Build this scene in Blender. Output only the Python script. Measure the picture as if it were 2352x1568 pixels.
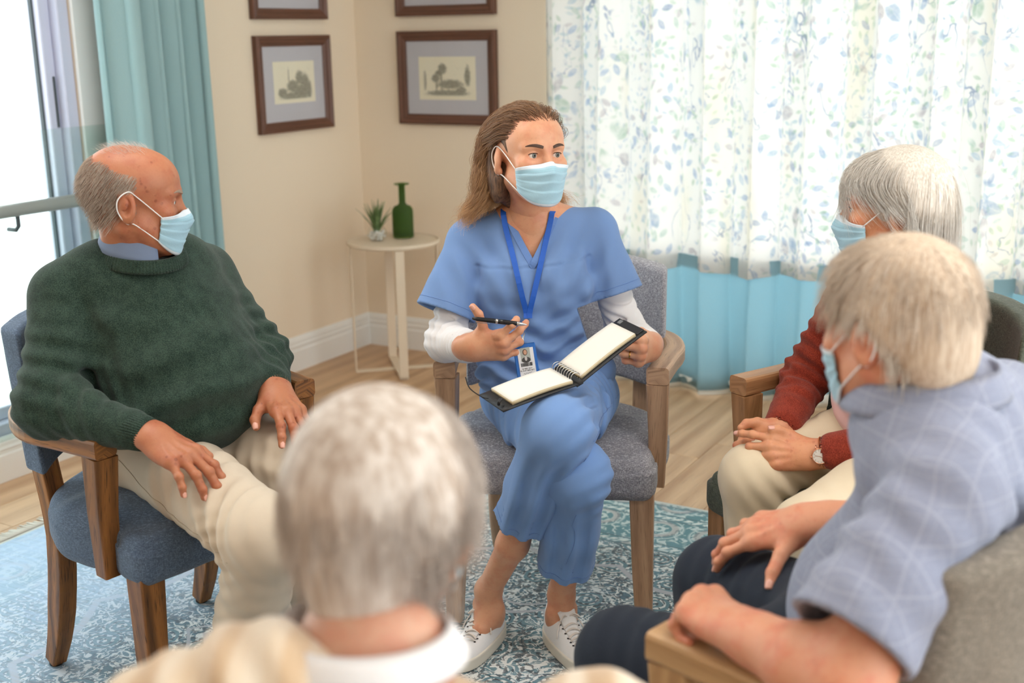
import bpy, math, random
import numpy as np
from mathutils import Vector, Matrix
from mathutils.bvhtree import BVHTree

for o in list(bpy.data.objects):
    bpy.data.objects.remove(o)
SC = bpy.context.scene
COL = SC.collection

def V(*a): return np.array(a, float)
def unit(v):
    v = np.asarray(v, float); return v / (np.linalg.norm(v) + 1e-12)
RA = math.radians

# ------------------------------------------------------------------ camera, world, fill lights, exposure
cam_d = bpy.data.cameras.new('camera')
cam = bpy.data.objects.new('camera', cam_d); COL.objects.link(cam)
cam_d.sensor_width = 36.0
cam_d.lens = 2750.0 / 2352.0 * 36.0
_fw = V(0, math.cos(RA(14.4)), -math.sin(RA(14.4))); _u0 = V(0, math.sin(RA(14.4)), math.cos(RA(14.4))); _r0 = V(1, 0, 0)
_cr, _sr = math.cos(RA(1.0)), math.sin(RA(1.0))
_rt = _r0 * _cr - _u0 * _sr; _up = _r0 * _sr + _u0 * _cr
cam.matrix_world = Matrix(((_rt[0], _up[0], -_fw[0], 0), (_rt[1], _up[1], -_fw[1], 0), (_rt[2], _up[2], -_fw[2], 1.5), (0, 0, 0, 1)))
cam_d.dof.use_dof = True
cam_d.dof.focus_distance = 2.82
cam_d.dof.aperture_fstop = 2.9
cam_d.clip_start = 0.05
SC.camera = cam
SC.view_settings.view_transform = 'Standard'
SC.view_settings.look = 'None'
SC.view_settings.gamma = 1.0
SC.view_settings.use_curve_mapping = False
SC.view_settings.exposure = 0.12

SC.cycles.max_bounces = 8; SC.cycles.diffuse_bounces = 4; SC.cycles.glossy_bounces = 4; SC.cycles.transmission_bounces = 6
SC.cycles.caustics_reflective = False; SC.cycles.caustics_refractive = False
world = bpy.data.worlds.new('world'); SC.world = world
world.use_nodes = True
_bg = world.node_tree.nodes['Background']
_bg.inputs[0].default_value = (0.93, 0.97, 1.0, 1)
_bg.inputs[1].default_value = 3.7

# the room is turned 30 degrees to the lens: A = its far corner, RW runs along the back wall, LW along the left wall
A = V(-0.72, 5.87, 0)
RW = V(math.cos(RA(30)), -math.sin(RA(30)), 0)
LW = V(-math.sin(RA(30)), -math.cos(RA(30)), 0)
UP = V(0, 0, 1)
def room(s, t, z=0.0): return A + RW * s + LW * t + UP * z
ROOM_S, ROOM_T, ROOM_H = 5.2, 7.2, 2.6

def area_lamp(name, loc, size, power, col, direction, sizey=None):
    d = bpy.data.lights.new(name, 'AREA'); d.energy = power; d.color = col
    d.shape = 'RECTANGLE'; d.size = size; d.size_y = sizey or size
    o = bpy.data.objects.new(name, d); COL.objects.link(o)
    o.location = loc
    o.rotation_euler = Vector(direction).to_track_quat('-Z', 'Y').to_euler()
    return o
for k, (s, t) in enumerate(((1.5, 3.0), (3.7, 3.0), (1.5, 5.4), (3.7, 5.4))):
    area_lamp('fill_light', room(s, t, 2.55), 0.9, 17 if t < 4 else 6, (1.0, 0.955, 0.90), (0, 0, -1))  # unseen fill lights added under the ceiling to brighten the group, no fixtures

# ------------------------------------------------------------------ signed distance modelling
class SDF:
    """smooth blends of round cones, ellipsoids and slabs, meshed by surface nets"""
    def __init__(s): s.ops = []
    def add(s, fn, c, r, k=0.02, mode='u'):
        s.ops.append((fn, np.asarray(c, np.float32), float(r), float(k), mode)); return s
    def rc(s, a, b, ra, rb, k=0.02, mode='u'):
        a = np.asarray(a, float); b = np.asarray(b, float)
        ba = (b - a).astype(np.float32); L2 = float((ba * ba).sum()) + 1e-12
        a32 = a.astype(np.float32)
        def fn(p):
            q = p - a32
            t = np.clip((q @ ba) / L2, 0, 1)
            return np.linalg.norm(q - t[:, None] * ba, axis=1) - (ra + (rb - ra) * t)
        return s.add(fn, (a + b) / 2, np.linalg.norm(b - a) / 2 + max(ra, rb), k, mode)
    def chain(s, pts, rad, k=0.02, mode='u'):
        for i in range(len(pts) - 1): s.rc(pts[i], pts[i + 1], rad[i], rad[i + 1], k, mode)
        return s
    def ell(s, c, r, k=0.02, mode='u', R=None):
        c32 = np.asarray(c, np.float32); r32 = np.asarray(r, np.float32)
        M = None if R is None else np.asarray(R, np.float32)
        def fn(p):
            q = p - c32
            if M is not None: q = q @ M
            k0 = np.linalg.norm(q / r32, axis=1); k1 = np.linalg.norm(q / (r32 * r32), axis=1) + 1e-9
            return np.where(k0 < 1e-4, -r32.min(), k0 * (k0 - 1) / k1)
        return s.add(fn, c, float(max(r)), k, mode)
    def flat(s, a, b, ra, rb, flatdir, squash, k=0.02, mode='u'):
        """round cone flattened along flatdir by factor squash (<1)"""
        a = np.asarray(a, float); b = np.asarray(b, float); f = unit(flatdir).astype(np.float32)
        ba = (b - a).astype(np.float32); L2 = float((ba * ba).sum()) + 1e-12; a32 = a.astype(np.float32)
        def fn(p):
            q = p - a32
            t = np.clip((q @ ba) / L2, 0, 1)
            w = q - t[:, None] * ba
            h = w @ f
            w = w + (h * (1 / squash - 1))[:, None] * f
            rr = ra + (rb - ra) * t
            l = np.linalg.norm(w, axis=1)
            g = np.sqrt(np.maximum(l * l - (h / squash) ** 2, 0) + (h / squash ** 2) ** 2) / (l + 1e-9)
            return (l - rr) / np.maximum(g, 1)
        return s.add(fn, (a + b) / 2, np.linalg.norm(b - a) / 2 + max(ra, rb), k, mode)
    def box(s, c, h, rnd=0.01, k=0.02, mode='u', R=None):
        c32 = np.asarray(c, np.float32); h32 = np.asarray(h, np.float32) - rnd
        M = None if R is None else np.asarray(R, np.float32)
        def fn(p):
            q = p - c32
            if M is not None: q = q @ M
            q = np.abs(q) - h32
            return np.linalg.norm(np.maximum(q, 0), axis=1) + np.minimum(q.max(1), 0) - rnd
        return s.add(fn, c, float(np.linalg.norm(h)), k, mode)
    def sub(s, other, k=0.008, mode='u'):
        """another SDF as one operand"""
        lo, hi = other.bounds(); c = (lo + hi) / 2
        return s.add(other, c, float(np.linalg.norm(hi - lo) / 2), k, mode)
    def disp(s, fn):
        c, r = getattr(fn, 'zone', ((0, 0, 0), 0)); return s.add(fn, c, r, 0, 'd')
    def hollow(s, e0, d, depth, th, R=.13):
        """turn the end of a sleeve or trouser leg into an open cloth tube of wall th, depth deep"""
        e0 = np.asarray(e0, np.float32); d = unit(d).astype(np.float32)
        def fn(p, v):
            q = p - e0; t = q @ d; lat = np.sqrt(np.maximum((q * q).sum(1) - t * t, 0))
            inner = np.maximum(np.maximum(v + th, -(t + depth)), lat - R)
            return np.maximum(v, -inner)
        return s.add(fn, e0, 0, 0, 'h')
    def bounds(s):
        lo = np.full(3, 1e9); hi = -lo
        for fn, c, r, k, m in s.ops:
            if m == 'u': lo = np.minimum(lo, c - r); hi = np.maximum(hi, c + r)
        return lo, hi
    def __call__(s, P, near=None):
        P = np.asarray(P, np.float32)
        if near is not None and len(P) > 3000:
            out = np.empty(len(P), np.float32)
            for i in range(0, len(P), 2048):
                q = P[i:i + 2048]; lo, hi = q.min(0), q.max(0); sub = []
                for op in s.ops:
                    if op[4] in 'ih' or (op[4] == 'd' and op[2] == 0): sub.append(op); continue
                    dd = np.linalg.norm(np.maximum(np.maximum(lo - op[1], op[1] - hi), 0)) - op[2]
                    if dd < op[3] + near: sub.append(op)
                out[i:i + 2048] = s._ev(q, sub)
            return out
        return s._ev(P, s.ops)
    def _ev(s, P, ops):
        d = np.full(len(P), 10.0, np.float32)
        for fn, c, r, k, m in ops:
            if m == 'd':
                nr = np.abs(d) < 0.06
                if r > 0: nr &= ((P - c) ** 2).sum(1) < r * r
                ix = np.nonzero(nr)[0]
                if len(ix): d[ix] += fn(P[ix]).astype(np.float32)
                continue
            if m == 'h':
                d = fn(P, d).astype(np.float32); continue
            if m == 'i':
                v = fn(P); h = np.maximum(k - np.abs(d - v), 0) / max(k, 1e-6)
                d = np.maximum(d, v) + h * h * k * 0.25; continue
            q = P - c
            lb = np.sqrt(np.einsum('ij,ij->i', q, q)) - r
            ix = np.nonzero(lb < (d + k if m == 'u' else k - d))[0]
            if not len(ix): continue
            full = len(ix) == len(P)
            v = fn(P if full else P[ix]); a = d[ix]
            if m == 'u':
                h = np.maximum(k - np.abs(a - v), 0) / max(k, 1e-6)
                d[ix] = np.minimum(a, v) - h * h * k * 0.25
            else:
                h = np.maximum(k - np.abs(a + v), 0) / max(k, 1e-6)
                d[ix] = np.maximum(a, -v) + h * h * k * 0.25
        return d
    def grad(s, P, e=0.001):
        g = np.empty((len(P), 3), np.float32)
        for i in range(3):
            q = np.array(P, np.float32); q[:, i] += e; a = s(q, .04); q[:, i] -= 2 * e
            g[:, i] = a - s(q, .04)
        return g / (np.linalg.norm(g, axis=1)[:, None] + 1e-9)
    def mesh(s, h, pad=0.02, lo=None, hi=None):
        l0, h0 = s.bounds()
        lo = (l0 if lo is None else np.asarray(lo, float)) - pad
        hi = (h0 if hi is None else np.asarray(hi, float)) + pad
        B = 4
        nb = np.maximum(np.ceil((hi - lo) / (h * B)).astype(int), 1)
        n = nb * B
        gx = [lo[i] + (np.arange(nb[i]) * B + (B - 1) / 2) * h for i in range(3)]
        cc = np.stack(np.meshgrid(*gx, indexing='ij'), -1).reshape(-1, 3)
        dc = s(cc)
        act = np.abs(dc) < h * B * 1.35 + 0.006
        D = np.repeat(np.repeat(np.repeat(np.where(dc < 0, -1, 1).astype(np.float32).reshape(nb), B, 0), B, 1), B, 2)
        ai = np.nonzero(act)[0]
        if not len(ai): return np.zeros((0, 3)), np.zeros((0, 4), int)
        bi = np.stack(np.unravel_index(ai, nb), -1) * B
        off = np.stack(np.meshgrid(np.arange(B), np.arange(B), np.arange(B), indexing='ij'), -1).reshape(-1, 3)
        for c0 in range(0, len(bi), 20000):
            idx = (bi[c0:c0 + 20000, None, :] + off[None]).reshape(-1, 3)
            D[idx[:, 0], idx[:, 1], idx[:, 2]] = s(lo + idx * h, h * 6 + .012)
        I = D < 0
        I[0] = I[-1] = False; I[:, 0] = I[:, -1] = False; I[:, :, 0] = I[:, :, -1] = False
        D = np.where(I, np.minimum(D, -1e-6), np.maximum(D, 1e-6))
        cnt = np.zeros(tuple(n - 1), np.uint8)
        for dx in (0, 1):
            for dy in (0, 1):
                for dz in (0, 1):
                    cnt += I[dx:n[0] - 1 + dx, dy:n[1] - 1 + dy, dz:n[2] - 1 + dz]
        cells = np.stack(np.nonzero((cnt > 0) & (cnt < 8)), -1)
        ids = np.full(tuple(n - 1), -1, np.int32)
        ids[cells[:, 0], cells[:, 1], cells[:, 2]] = np.arange(len(cells))
        acc = np.zeros((len(cells), 3), np.float32); num = np.zeros(len(cells), np.float32)
        corner = [(0, 0, 0), (1, 0, 0), (0, 1, 0), (1, 1, 0), (0, 0, 1), (1, 0, 1), (0, 1, 1), (1, 1, 1)]
        for a, b in ((0, 1), (2, 3), (4, 5), (6, 7), (0, 2), (1, 3), (4, 6), (5, 7), (0, 4), (1, 5), (2, 6), (3, 7)):
            ca, cb = np.array(corner[a]), np.array(corner[b])
            ia, ib = cells + ca, cells + cb
            da = D[ia[:, 0], ia[:, 1], ia[:, 2]]; db = D[ib[:, 0], ib[:, 1], ib[:, 2]]
            m = (da < 0) != (db < 0)
            t = np.where(m, da / np.where(m, da - db, 1), 0)
            acc += (ca + t[:, None] * (cb - ca)) * m[:, None]; num += m
        P = lo + (cells + acc / num[:, None]) * h
        faces = []
        for ax in range(3):
            o1, o2 = [(1, 2), (2, 0), (0, 1)][ax]
            sl0 = [slice(None)] * 3; sl1 = [slice(None)] * 3
            sl0[ax] = slice(0, -1); sl1[ax] = slice(1, None)
            x0, x1 = I[tuple(sl0)], I[tuple(sl1)]
            e = np.stack(np.nonzero(x0 != x1), -1)
            if not len(e): continue
            fl = x0[e[:, 0], e[:, 1], e[:, 2]]
            def cid(a, b):
                q = e.copy(); q[:, o1] -= a; q[:, o2] -= b
                return ids[q[:, 0], q[:, 1], q[:, 2]]
            f = np.stack([cid(1, 1), cid(0, 1), cid(0, 0), cid(1, 0)], -1)
            f[~fl] = f[~fl][:, ::-1]
            faces.append(f)
        F = np.concatenate(faces)
        F = F[(F >= 0).all(1)]
        g = s.grad(P, h * 0.4); dv = s(P, .03)
        P = P - g * np.clip(dv, -h * 0.6, h * 0.6)[:, None]
        return P, F

def wob(P, f, seed=0, oct=2):
    """cheap smooth noise in -1..1"""
    r = np.random.default_rng(seed); P = np.asarray(P, np.float32) * f
    out = 0; amp = 1.0
    for o in range(oct):
        M = r.normal(size=(3, 3)); ph = r.uniform(0, 6.28, 3)
        q = P @ M.T.astype(np.float32) * 2.2
        out = out + amp * np.sin(q[:, 0] + ph[0] + 1.3 * np.sin(q[:, 1] * .8 + ph[1])) * np.cos(q[:, 2] * .9 + ph[2] + np.sin(q[:, 0] * .7))
        amp *= .5; P = P * 2.03
    return out / 1.5
def folds(c, n, lam, amp, R, seed=0, sharp=1.0, along=None, Ra=None):
    """a set of cloth folds round c: ridges stacked along n, fading out over R (over Ra along the direction `along`)"""
    c = np.asarray(c, np.float32); n = unit(n).astype(np.float32)
    al = None if along is None else unit(along).astype(np.float32)
    def fn(P):
        q = P - c
        r2 = (q * q).sum(1)
        if al is not None:
            u = q @ al; r2 = r2 - u * u + (u * R / Ra) ** 2
        w = np.exp(-r2 / (R * R))
        ph = (q @ n) / lam * 6.283 + 1.5 * wob(P, 5, int(seed), 1) + seed
        sn = np.sin(ph)
        sn = np.where(sn > 0, sn ** sharp, sn) if sharp != 1 else sn
        return -amp * w * sn
    fn.zone = (c, 2.2 * (R if Ra is None else max(R, Ra)))
    return fn

# ------------------------------------------------------------------ objects
_org = {}
def link_mesh(name, verts, faces, mat=None, parent=None, origin=None, smooth=True, uvs=None):
    """ONE mesh object; verts are world coordinates"""
    verts = np.asarray(verts, float)
    if parent is not None: base = _org[parent.name]
    elif origin is not None: base = np.asarray(origin, float)
    else: base = V((verts[:, 0].min() + verts[:, 0].max()) / 2, (verts[:, 1].min() + verts[:, 1].max()) / 2, verts[:, 2].min())
    me = bpy.data.meshes.new(name)
    if isinstance(faces, np.ndarray):
        nv, nf, w = len(verts), len(faces), faces.shape[1]
        me.vertices.add(nv); me.loops.add(nf * w); me.polygons.add(nf)
        me.vertices.foreach_set('co', (verts - base).astype(np.float32).ravel())
        me.loops.foreach_set('vertex_index', faces.astype(np.int32).ravel())
        me.polygons.foreach_set('loop_start', np.arange(0, nf * w, w, dtype=np.int32))
        me.polygons.foreach_set('loop_total', np.full(nf, w, np.int32))
        me.update(calc_edges=True)
    else:
        me.from_pydata([tuple(v - base) for v in verts], [], faces); me.update()
    if smooth: me.polygons.foreach_set('use_smooth', np.ones(len(me.polygons), bool))
    if uvs is not None:
        l = me.uv_layers.new(name='UVMap')
        vi = np.empty(len(me.loops), np.int32); me.loops.foreach_get('vertex_index', vi)
        l.data.foreach_set('uv', np.asarray(uvs, np.float32)[vi].ravel())
    if mat: me.materials.append(mat)
    o = bpy.data.objects.new(name, me); COL.objects.link(o)
    if parent is not None:
        o.parent = parent; _org[o.name] = base
    else:
        o.location = base; _org[o.name] = base
    return o
def tag(o, label=None, cat=None, group=None, kind=None):
    if label: o['label'] = label
    if cat: o['category'] = cat
    if group: o['group'] = group
    if kind: o['kind'] = kind
    return o
def empty(name, loc, label=None, cat=None, group=None, kind=None):
    o = bpy.data.objects.new(name, None); COL.objects.link(o); o.location = loc
    o.empty_display_size = 0.1
    _org[o.name] = np.asarray(loc, float)
    return tag(o, label, cat, group, kind)
class MB:
    """collects vertices and faces for ONE mesh"""
    def __init__(s): s.v = []; s.f = []; s.uv = []
    def put(s, verts, faces, uv=None):
        n = len(s.v); s.v += [tuple(x) for x in verts]
        s.uv += list(uv) if uv is not None else [(0, 0)] * len(verts)
        s.f += [tuple(i + n for i in f) for f in faces]; return s
    def box(s, c, h, R=None, bev=0.0):
        """box with chamfered vertical and horizontal edges; h = half sizes, R columns = axes"""
        c = np.asarray(c, float); h = np.asarray(h, float); R = np.eye(3) if R is None else np.asarray(R, float)
        b = min(bev, h.min() * .9)
        pts = []; prof = []
        lay = [(-h[2], b), (-h[2] + b, 0), (h[2] - b, 0), (h[2], b)] if b > 0 else [(-h[2], 0), (h[2], 0)]
        for z, ins in lay:
            x, y = h[0] - ins, h[1] - ins
            if b > 0: ring = [(-x + b, -y), (x - b, -y), (x, -y + b), (x, y - b), (x - b, y), (-x + b, y), (-x, y - b), (-x, -y + b)]
            else: ring = [(-x, -y), (x, -y), (x, y), (-x, y)]
            pts.append([(p[0], p[1], z) for p in ring])
        m = len(pts[0]); verts = [c + R @ np.array(p) for r in pts for p in r]
        uv = [(p[0] + p[1] * .37, p[2]) if h[2] >= max(h[0], h[1]) else ((p[1] + p[2] * .37, p[0]) if h[0] > h[1] else (p[0] + p[2] * .37, p[1])) for r in pts for p in r]
        fs = [tuple(range(m - 1, -1, -1)), tuple(range((len(pts) - 1) * m, len(pts) * m))]
        for i in range(len(pts) - 1):
            for j in range(m): fs.append((i * m + j, i * m + (j + 1) % m, (i + 1) * m + (j + 1) % m, (i + 1) * m + j))
        return s.put(verts, fs, uv)
    def tube(s, pts, rad, n=8, cap=True):
        pts = [np.asarray(p, float) for p in pts]
        rad = [rad] * len(pts) if np.isscalar(rad) else list(rad)
        t0 = unit(pts[1] - pts[0]); side = unit(np.cross(t0, V(0, 0, 1) if abs(t0[2]) < .9 else V(1, 0, 0)))
        vs = []; uv = []; L = 0
        for i, p in enumerate(pts):
            t = unit(pts[min(i + 1, len(pts) - 1)] - pts[max(i - 1, 0)])
            side = unit(side - t * (side @ t)); nn = np.cross(t, side)
            if i: L += np.linalg.norm(p - pts[i - 1])
            for j in range(n):
                a = 2 * math.pi * j / n
                vs.append(p + (side * math.cos(a) + nn * math.sin(a)) * rad[i]); uv.append((j / n * 6.28 * rad[i], L))
        fs = [(i * n + j, i * n + (j + 1) % n, (i + 1) * n + (j + 1) % n, (i + 1) * n + j) for i in range(len(pts) - 1) for j in range(n)]
        if cap: fs += [tuple(range(n - 1, -1, -1)), tuple(range((len(pts) - 1) * n, len(pts) * n))]
        return s.put(vs, fs, uv)
    def sweep(s, pts, w, h, up, bev=0.004):
        """bar of w (sideways) by h (along up) swept along pts; w, h may be lists"""
        pts = [np.asarray(p, float) for p in pts]; N = len(pts)
        w = [w] * N if np.isscalar(w) else w; h = [h] * N if np.isscalar(h) else h
        vs = []; uv = []; L = 0
        for i, p in enumerate(pts):
            t = unit(pts[min(i + 1, N - 1)] - pts[max(i - 1, 0)])
            sd = unit(np.cross(t, up)); u = np.cross(sd, t)
            if i: L += np.linalg.norm(p - pts[i - 1])
            x, y, b = w[i] / 2, h[i] / 2, bev
            ring = [(-x + b, -y), (x - b, -y), (x - b * .3, -y + b * .3), (x, -y + b), (x, y - b), (x - b * .3, y - b * .3), (x - b, y), (-x + b, y), (-x + b * .3, y - b * .3), (-x, y - b), (-x, -y + b), (-x + b * .3, -y + b * .3)]
            per = 0; last = None
            for q in ring:
                if last is not None: per += math.hypot(q[0] - last[0], q[1] - last[1])
                last = q
                vs.append(p + sd * q[0] + u * q[1]); uv.append((per, L))
        m = 12
        fs = [(i * m + j, i * m + (j + 1) % m, (i + 1) * m + (j + 1) % m, (i + 1) * m + j) for i in range(N - 1) for j in range(m)]
        fs += [tuple(range(m - 1, -1, -1)), tuple(range((N - 1) * m, N * m))]
        return s.put(vs, fs, uv)
    def lathe(s, prof, c, n=32, R=None):
        c = np.asarray(c, float); R = np.eye(3) if R is None else R
        vs = [c + R @ V(r * math.cos(6.28318 * j / n), r * math.sin(6.28318 * j / n), z) for r, z in prof for j in range(n)]
        fs = [(i * n + j, i * n + (j + 1) % n, (i + 1) * n + (j + 1) % n, (i + 1) * n + j) for i in range(len(prof) - 1) for j in range(n)]
        if prof[0][0] > 1e-6: fs.append(tuple(range(n - 1, -1, -1)))
        if prof[-1][0] > 1e-6: fs.append(tuple(range((len(prof) - 1) * n, len(prof) * n)))
        return s.put(vs, fs, [(j / n, z) for r, z in prof for j in range(n)])
    def grid(s, P, uv=None, close=False):
        """P: (nu, nv, 3)"""
        nu, nv = len(P), len(P[0])
        vs = [P[i][j] for i in range(nu) for j in range(nv)]
        fs = [(i * nv + j, (i + 1) * nv + j, (i + 1) * nv + j + 1, i * nv + j + 1) for i in range(nu - 1) for j in range(nv - 1)]
        return s.put(vs, fs, uv)
    def build(s, name, mat, parent=None, smooth=False, origin=None, bevsmooth=None):
        o = link_mesh(name, np.array(s.v), s.f, mat, parent, origin, smooth, s.uv)
        if smooth == 'auto' or bevsmooth:
            pass
        return o
def sdf_obj(name, S, h, mat, parent=None, T=None, origin=None, lo=None, hi=None):
    P, F = S.mesh(h, lo=lo, hi=hi)
    if T is not None: P = T(P)
    return link_mesh(name, P, F, mat, parent, origin)
def sheet(P, th):
    """P (nu,nv,3) grid -> closed thin slab verts and faces, with uv"""
    P = np.asarray(P, float); nu, nv = P.shape[:2]
    du = np.gradient(P, axis=0); dv = np.gradient(P, axis=1)
    N = np.cross(du, dv); N /= np.linalg.norm(N, axis=2)[:, :, None] + 1e-12
    th = np.asarray(th); th = th[:, :, None] if th.ndim == 2 else th
    a = (P + N * th / 2).reshape(-1, 3); b = (P - N * th / 2).reshape(-1, 3)
    n = nu * nv; vs = np.concatenate([a, b])
    ii = np.arange(n).reshape(nu, nv)
    q = np.stack([ii[:-1, :-1], ii[1:, :-1], ii[1:, 1:], ii[:-1, 1:]], -1).reshape(-1, 4)
    ring = np.concatenate([ii[:, 0], ii[-1, 1:], ii[-2::-1, -1], ii[0, -2:0:-1]])
    r2 = np.roll(ring, -1)
    side = np.stack([ring, r2, r2 + n, ring + n], -1)[:, ::-1]
    F = np.concatenate([q, q[:, ::-1] + n, side])
    U, W = np.meshgrid(np.linspace(0, 1, nu), np.linspace(0, 1, nv), indexing='ij')
    uv = np.stack([U.ravel(), W.ravel()], -1)
    return vs, F, np.concatenate([uv, uv])
def spline(pts, n):
    """Catmull-Rom through pts, n samples"""
    P = [np.asarray(p, float) for p in pts]; P = [2 * P[0] - P[1]] + P + [2 * P[-1] - P[-2]]
    out = []
    m = len(P) - 3
    for i in range(n):
        u = i / (n - 1) * m; k = min(int(u), m - 1); t = u - k
        a, b, c, d = P[k:k + 4]
        out.append(.5 * ((2 * b) + (c - a) * t + (2 * a - 5 * b + 4 * c - d) * t * t + (3 * b - a - 3 * c + d) * t ** 3))
    return out

# ------------------------------------------------------------------ materials
def lin(r, g, b):
    f = lambda c: ((c / 255 + .055) / 1.055) ** 2.4 if c / 255 > .04045 else c / 255 / 12.92
    return (f(r), f(g), f(b), 1)
class NT:
    def __init__(s, name):
        s.m = bpy.data.materials.new(name); s.m.use_nodes = True; s.t = s.m.node_tree
        s.n = s.t.nodes; s.bsdf = s.n['Principled BSDF']; s.out = s.n['Material Output']
    def node(s, typ, **kw):
        n = s.n.new('ShaderNode' + typ)
        for k, v in kw.items(): setattr(n, k, v)
        return n
    def link(s, a, b): s.t.links.new(a, b)
    def val(s, x, sock):
        if hasattr(x, 'is_linked'): s.link(x, sock)
        else: sock.default_value = x
    def math(s, op, a, b=None, c=None, clamp=False):
        n = s.node('Math', operation=op, use_clamp=clamp); s.val(a, n.inputs[0])
        if b is not None: s.val(b, n.inputs[1])
        if c is not None: s.val(c, n.inputs[2])
        return n.outputs[0]
    def mix(s, f, a, b, typ='MIX'):
        n = s.node('Mix', data_type='RGBA', blend_type=typ); s.val(f, n.inputs[0]); s.val(a, n.inputs[6]); s.val(b, n.inputs[7]); return n.outputs[2]
    def coord(s, which='Object'): return s.node('TexCoord').outputs[which]
    def mapping(s, v, scale=(1, 1, 1), loc=(0, 0, 0), rot=(0, 0, 0)):
        n = s.node('Mapping'); s.link(v, n.inputs[0]); n.inputs[1].default_value = loc; n.inputs[2].default_value = rot; n.inputs[3].default_value = scale; return n.outputs[0]
    def noise(s, v, scale, detail=3, rough=.5, dist=0, col=False):
        n = s.node('TexNoise'); s.link(v, n.inputs['Vector']); n.inputs['Scale'].default_value = scale; n.inputs['Detail'].default_value = detail; n.inputs['Roughness'].default_value = rough; n.inputs['Distortion'].default_value = dist
        return n.outputs['Color' if col else 'Fac']
    def ramp(s, f, stops, interp='LINEAR'):
        n = s.node('ValToRGB'); s.link(f, n.inputs[0]); e = n.color_ramp.elements; n.color_ramp.interpolation = interp
        while len(e) < len(stops): e.new(.5)
        for i, (p, c) in enumerate(stops): e[i].position = p; e[i].color = c
        return n.outputs[0]
    def step(s, x, lo, hi):
        n = s.node('MapRange', interpolation_type='SMOOTHSTEP'); s.val(x, n.inputs[0]); n.inputs[1].default_value = lo; n.inputs[2].default_value = hi; return n.outputs[0]
    def sep(s, v):
        n = s.node('SeparateXYZ'); s.link(v, n.inputs[0]); return n.outputs
    def comb(s, x, y, z=0.0):
        n = s.node('CombineXYZ'); s.val(x, n.inputs[0]); s.val(y, n.inputs[1]); s.val(z, n.inputs[2]); return n.outputs[0]
    def bump(s, h, strength=.3, dist=.002):
        n = s.node('Bump'); s.val(h, n.inputs['Height']); n.inputs['Strength'].default_value = strength; n.inputs['Distance'].default_value = dist
        s.link(n.outputs[0], s.bsdf.inputs['Normal']); return n
    def set(s, **kw):
        for k, v in kw.items(): s.val(v, s.bsdf.inputs[k.replace('_', ' ')])
        return s
def plain(name, col, rough=.5, metal=0, bumpscale=None, bumpst=.1, vary=0.0, spec=.5):
    t = NT(name); c = col
    if vary:
        f = t.noise(t.coord(), 6, 4)
        c = t.mix(f, tuple(x * (1 - vary) for x in col[:3]) + (1,), tuple(min(1, x * (1 + vary)) for x in col[:3]) + (1,))
    t.set(Base_Color=c, Roughness=rough, Metallic=metal)
    t.bsdf.inputs['Specular IOR Level'].default_value = spec
    if bumpscale: t.bump(t.noise(t.coord(), bumpscale, 3), bumpst, .002)
    return t.m
def wood(name, dark, light, pore=.5, scale=1.0):
    t = NT(name); uv = t.node('UVMap').outputs[0]
    rnd = t.node('ObjectInfo').outputs['Random']
    uvo = t.node('VectorMath', operation='ADD'); t.link(uv, uvo.inputs[0]); t.link(t.comb(t.math('MULTIPLY', rnd, 7.3), t.math('MULTIPLY', rnd, 3.1)), uvo.inputs[1])
    p = t.mapping(uvo.outputs[0], (38 * scale, 3.2 * scale, 1))
    f = t.noise(p, 1.0, 5, .6, .6)
    p2 = t.mapping(uvo.outputs[0], (420 * scale, 14 * scale, 1))
    g = t.noise(p2, 1.0, 2, .6)
    w = t.node('TexWave', wave_type='BANDS', bands_direction='X'); t.link(t.mapping(uvo.outputs[0], (9 * scale, .8 * scale, 1)), w.inputs[0])
    w.inputs['Scale'].default_value = 1.0; w.inputs['Distortion'].default_value = 5; w.inputs['Detail'].default_value = 2; w.inputs['Detail Scale'].default_value = .8
    c = t.ramp(t.math('MULTIPLY_ADD', w.outputs['Fac'], .22, t.math('MULTIPLY', f, .78)), [(.2, dark), (.75, light)])
    c = t.mix(t.math('MULTIPLY', t.step(g, .56, .68), pore), c, tuple(x * .45 for x in dark[:3]) + (1,))
    t.set(Base_Color=c, Roughness=.42)
    t.bump(t.math('ADD', g, f), .12, .0008)
    return t.m
def weave(name, c1, c2, scale=700, mel=.5, bumpst=.35, sheen=.15):
    """melange upholstery cloth: two thread colours crossing"""
    t = NT(name); o = t.coord()
    a = t.noise(t.mapping(o, (scale, scale, scale * .18)), 1, 2, .6)
    b = t.noise(t.mapping(o, (scale * .18, scale * .18, scale)), 1, 2, .6)
    m = t.math('MAXIMUM', a, b)
    big = t.noise(o, 9, 3)
    f = t.math('MULTIPLY_ADD', t.math('SUBTRACT', big, .5), .35, t.step(m, .60 - mel * .22, .60 + mel * .22))
    c = t.mix(f, c1, c2)
    t.set(Base_Color=c, Roughness=.9)
    t.bsdf.inputs['Sheen Weight'].default_value = sheen
    t.bsdf.inputs['Specular IOR Level'].default_value = .2
    t.bump(m, bumpst, .0012)
    return t.m
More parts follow.
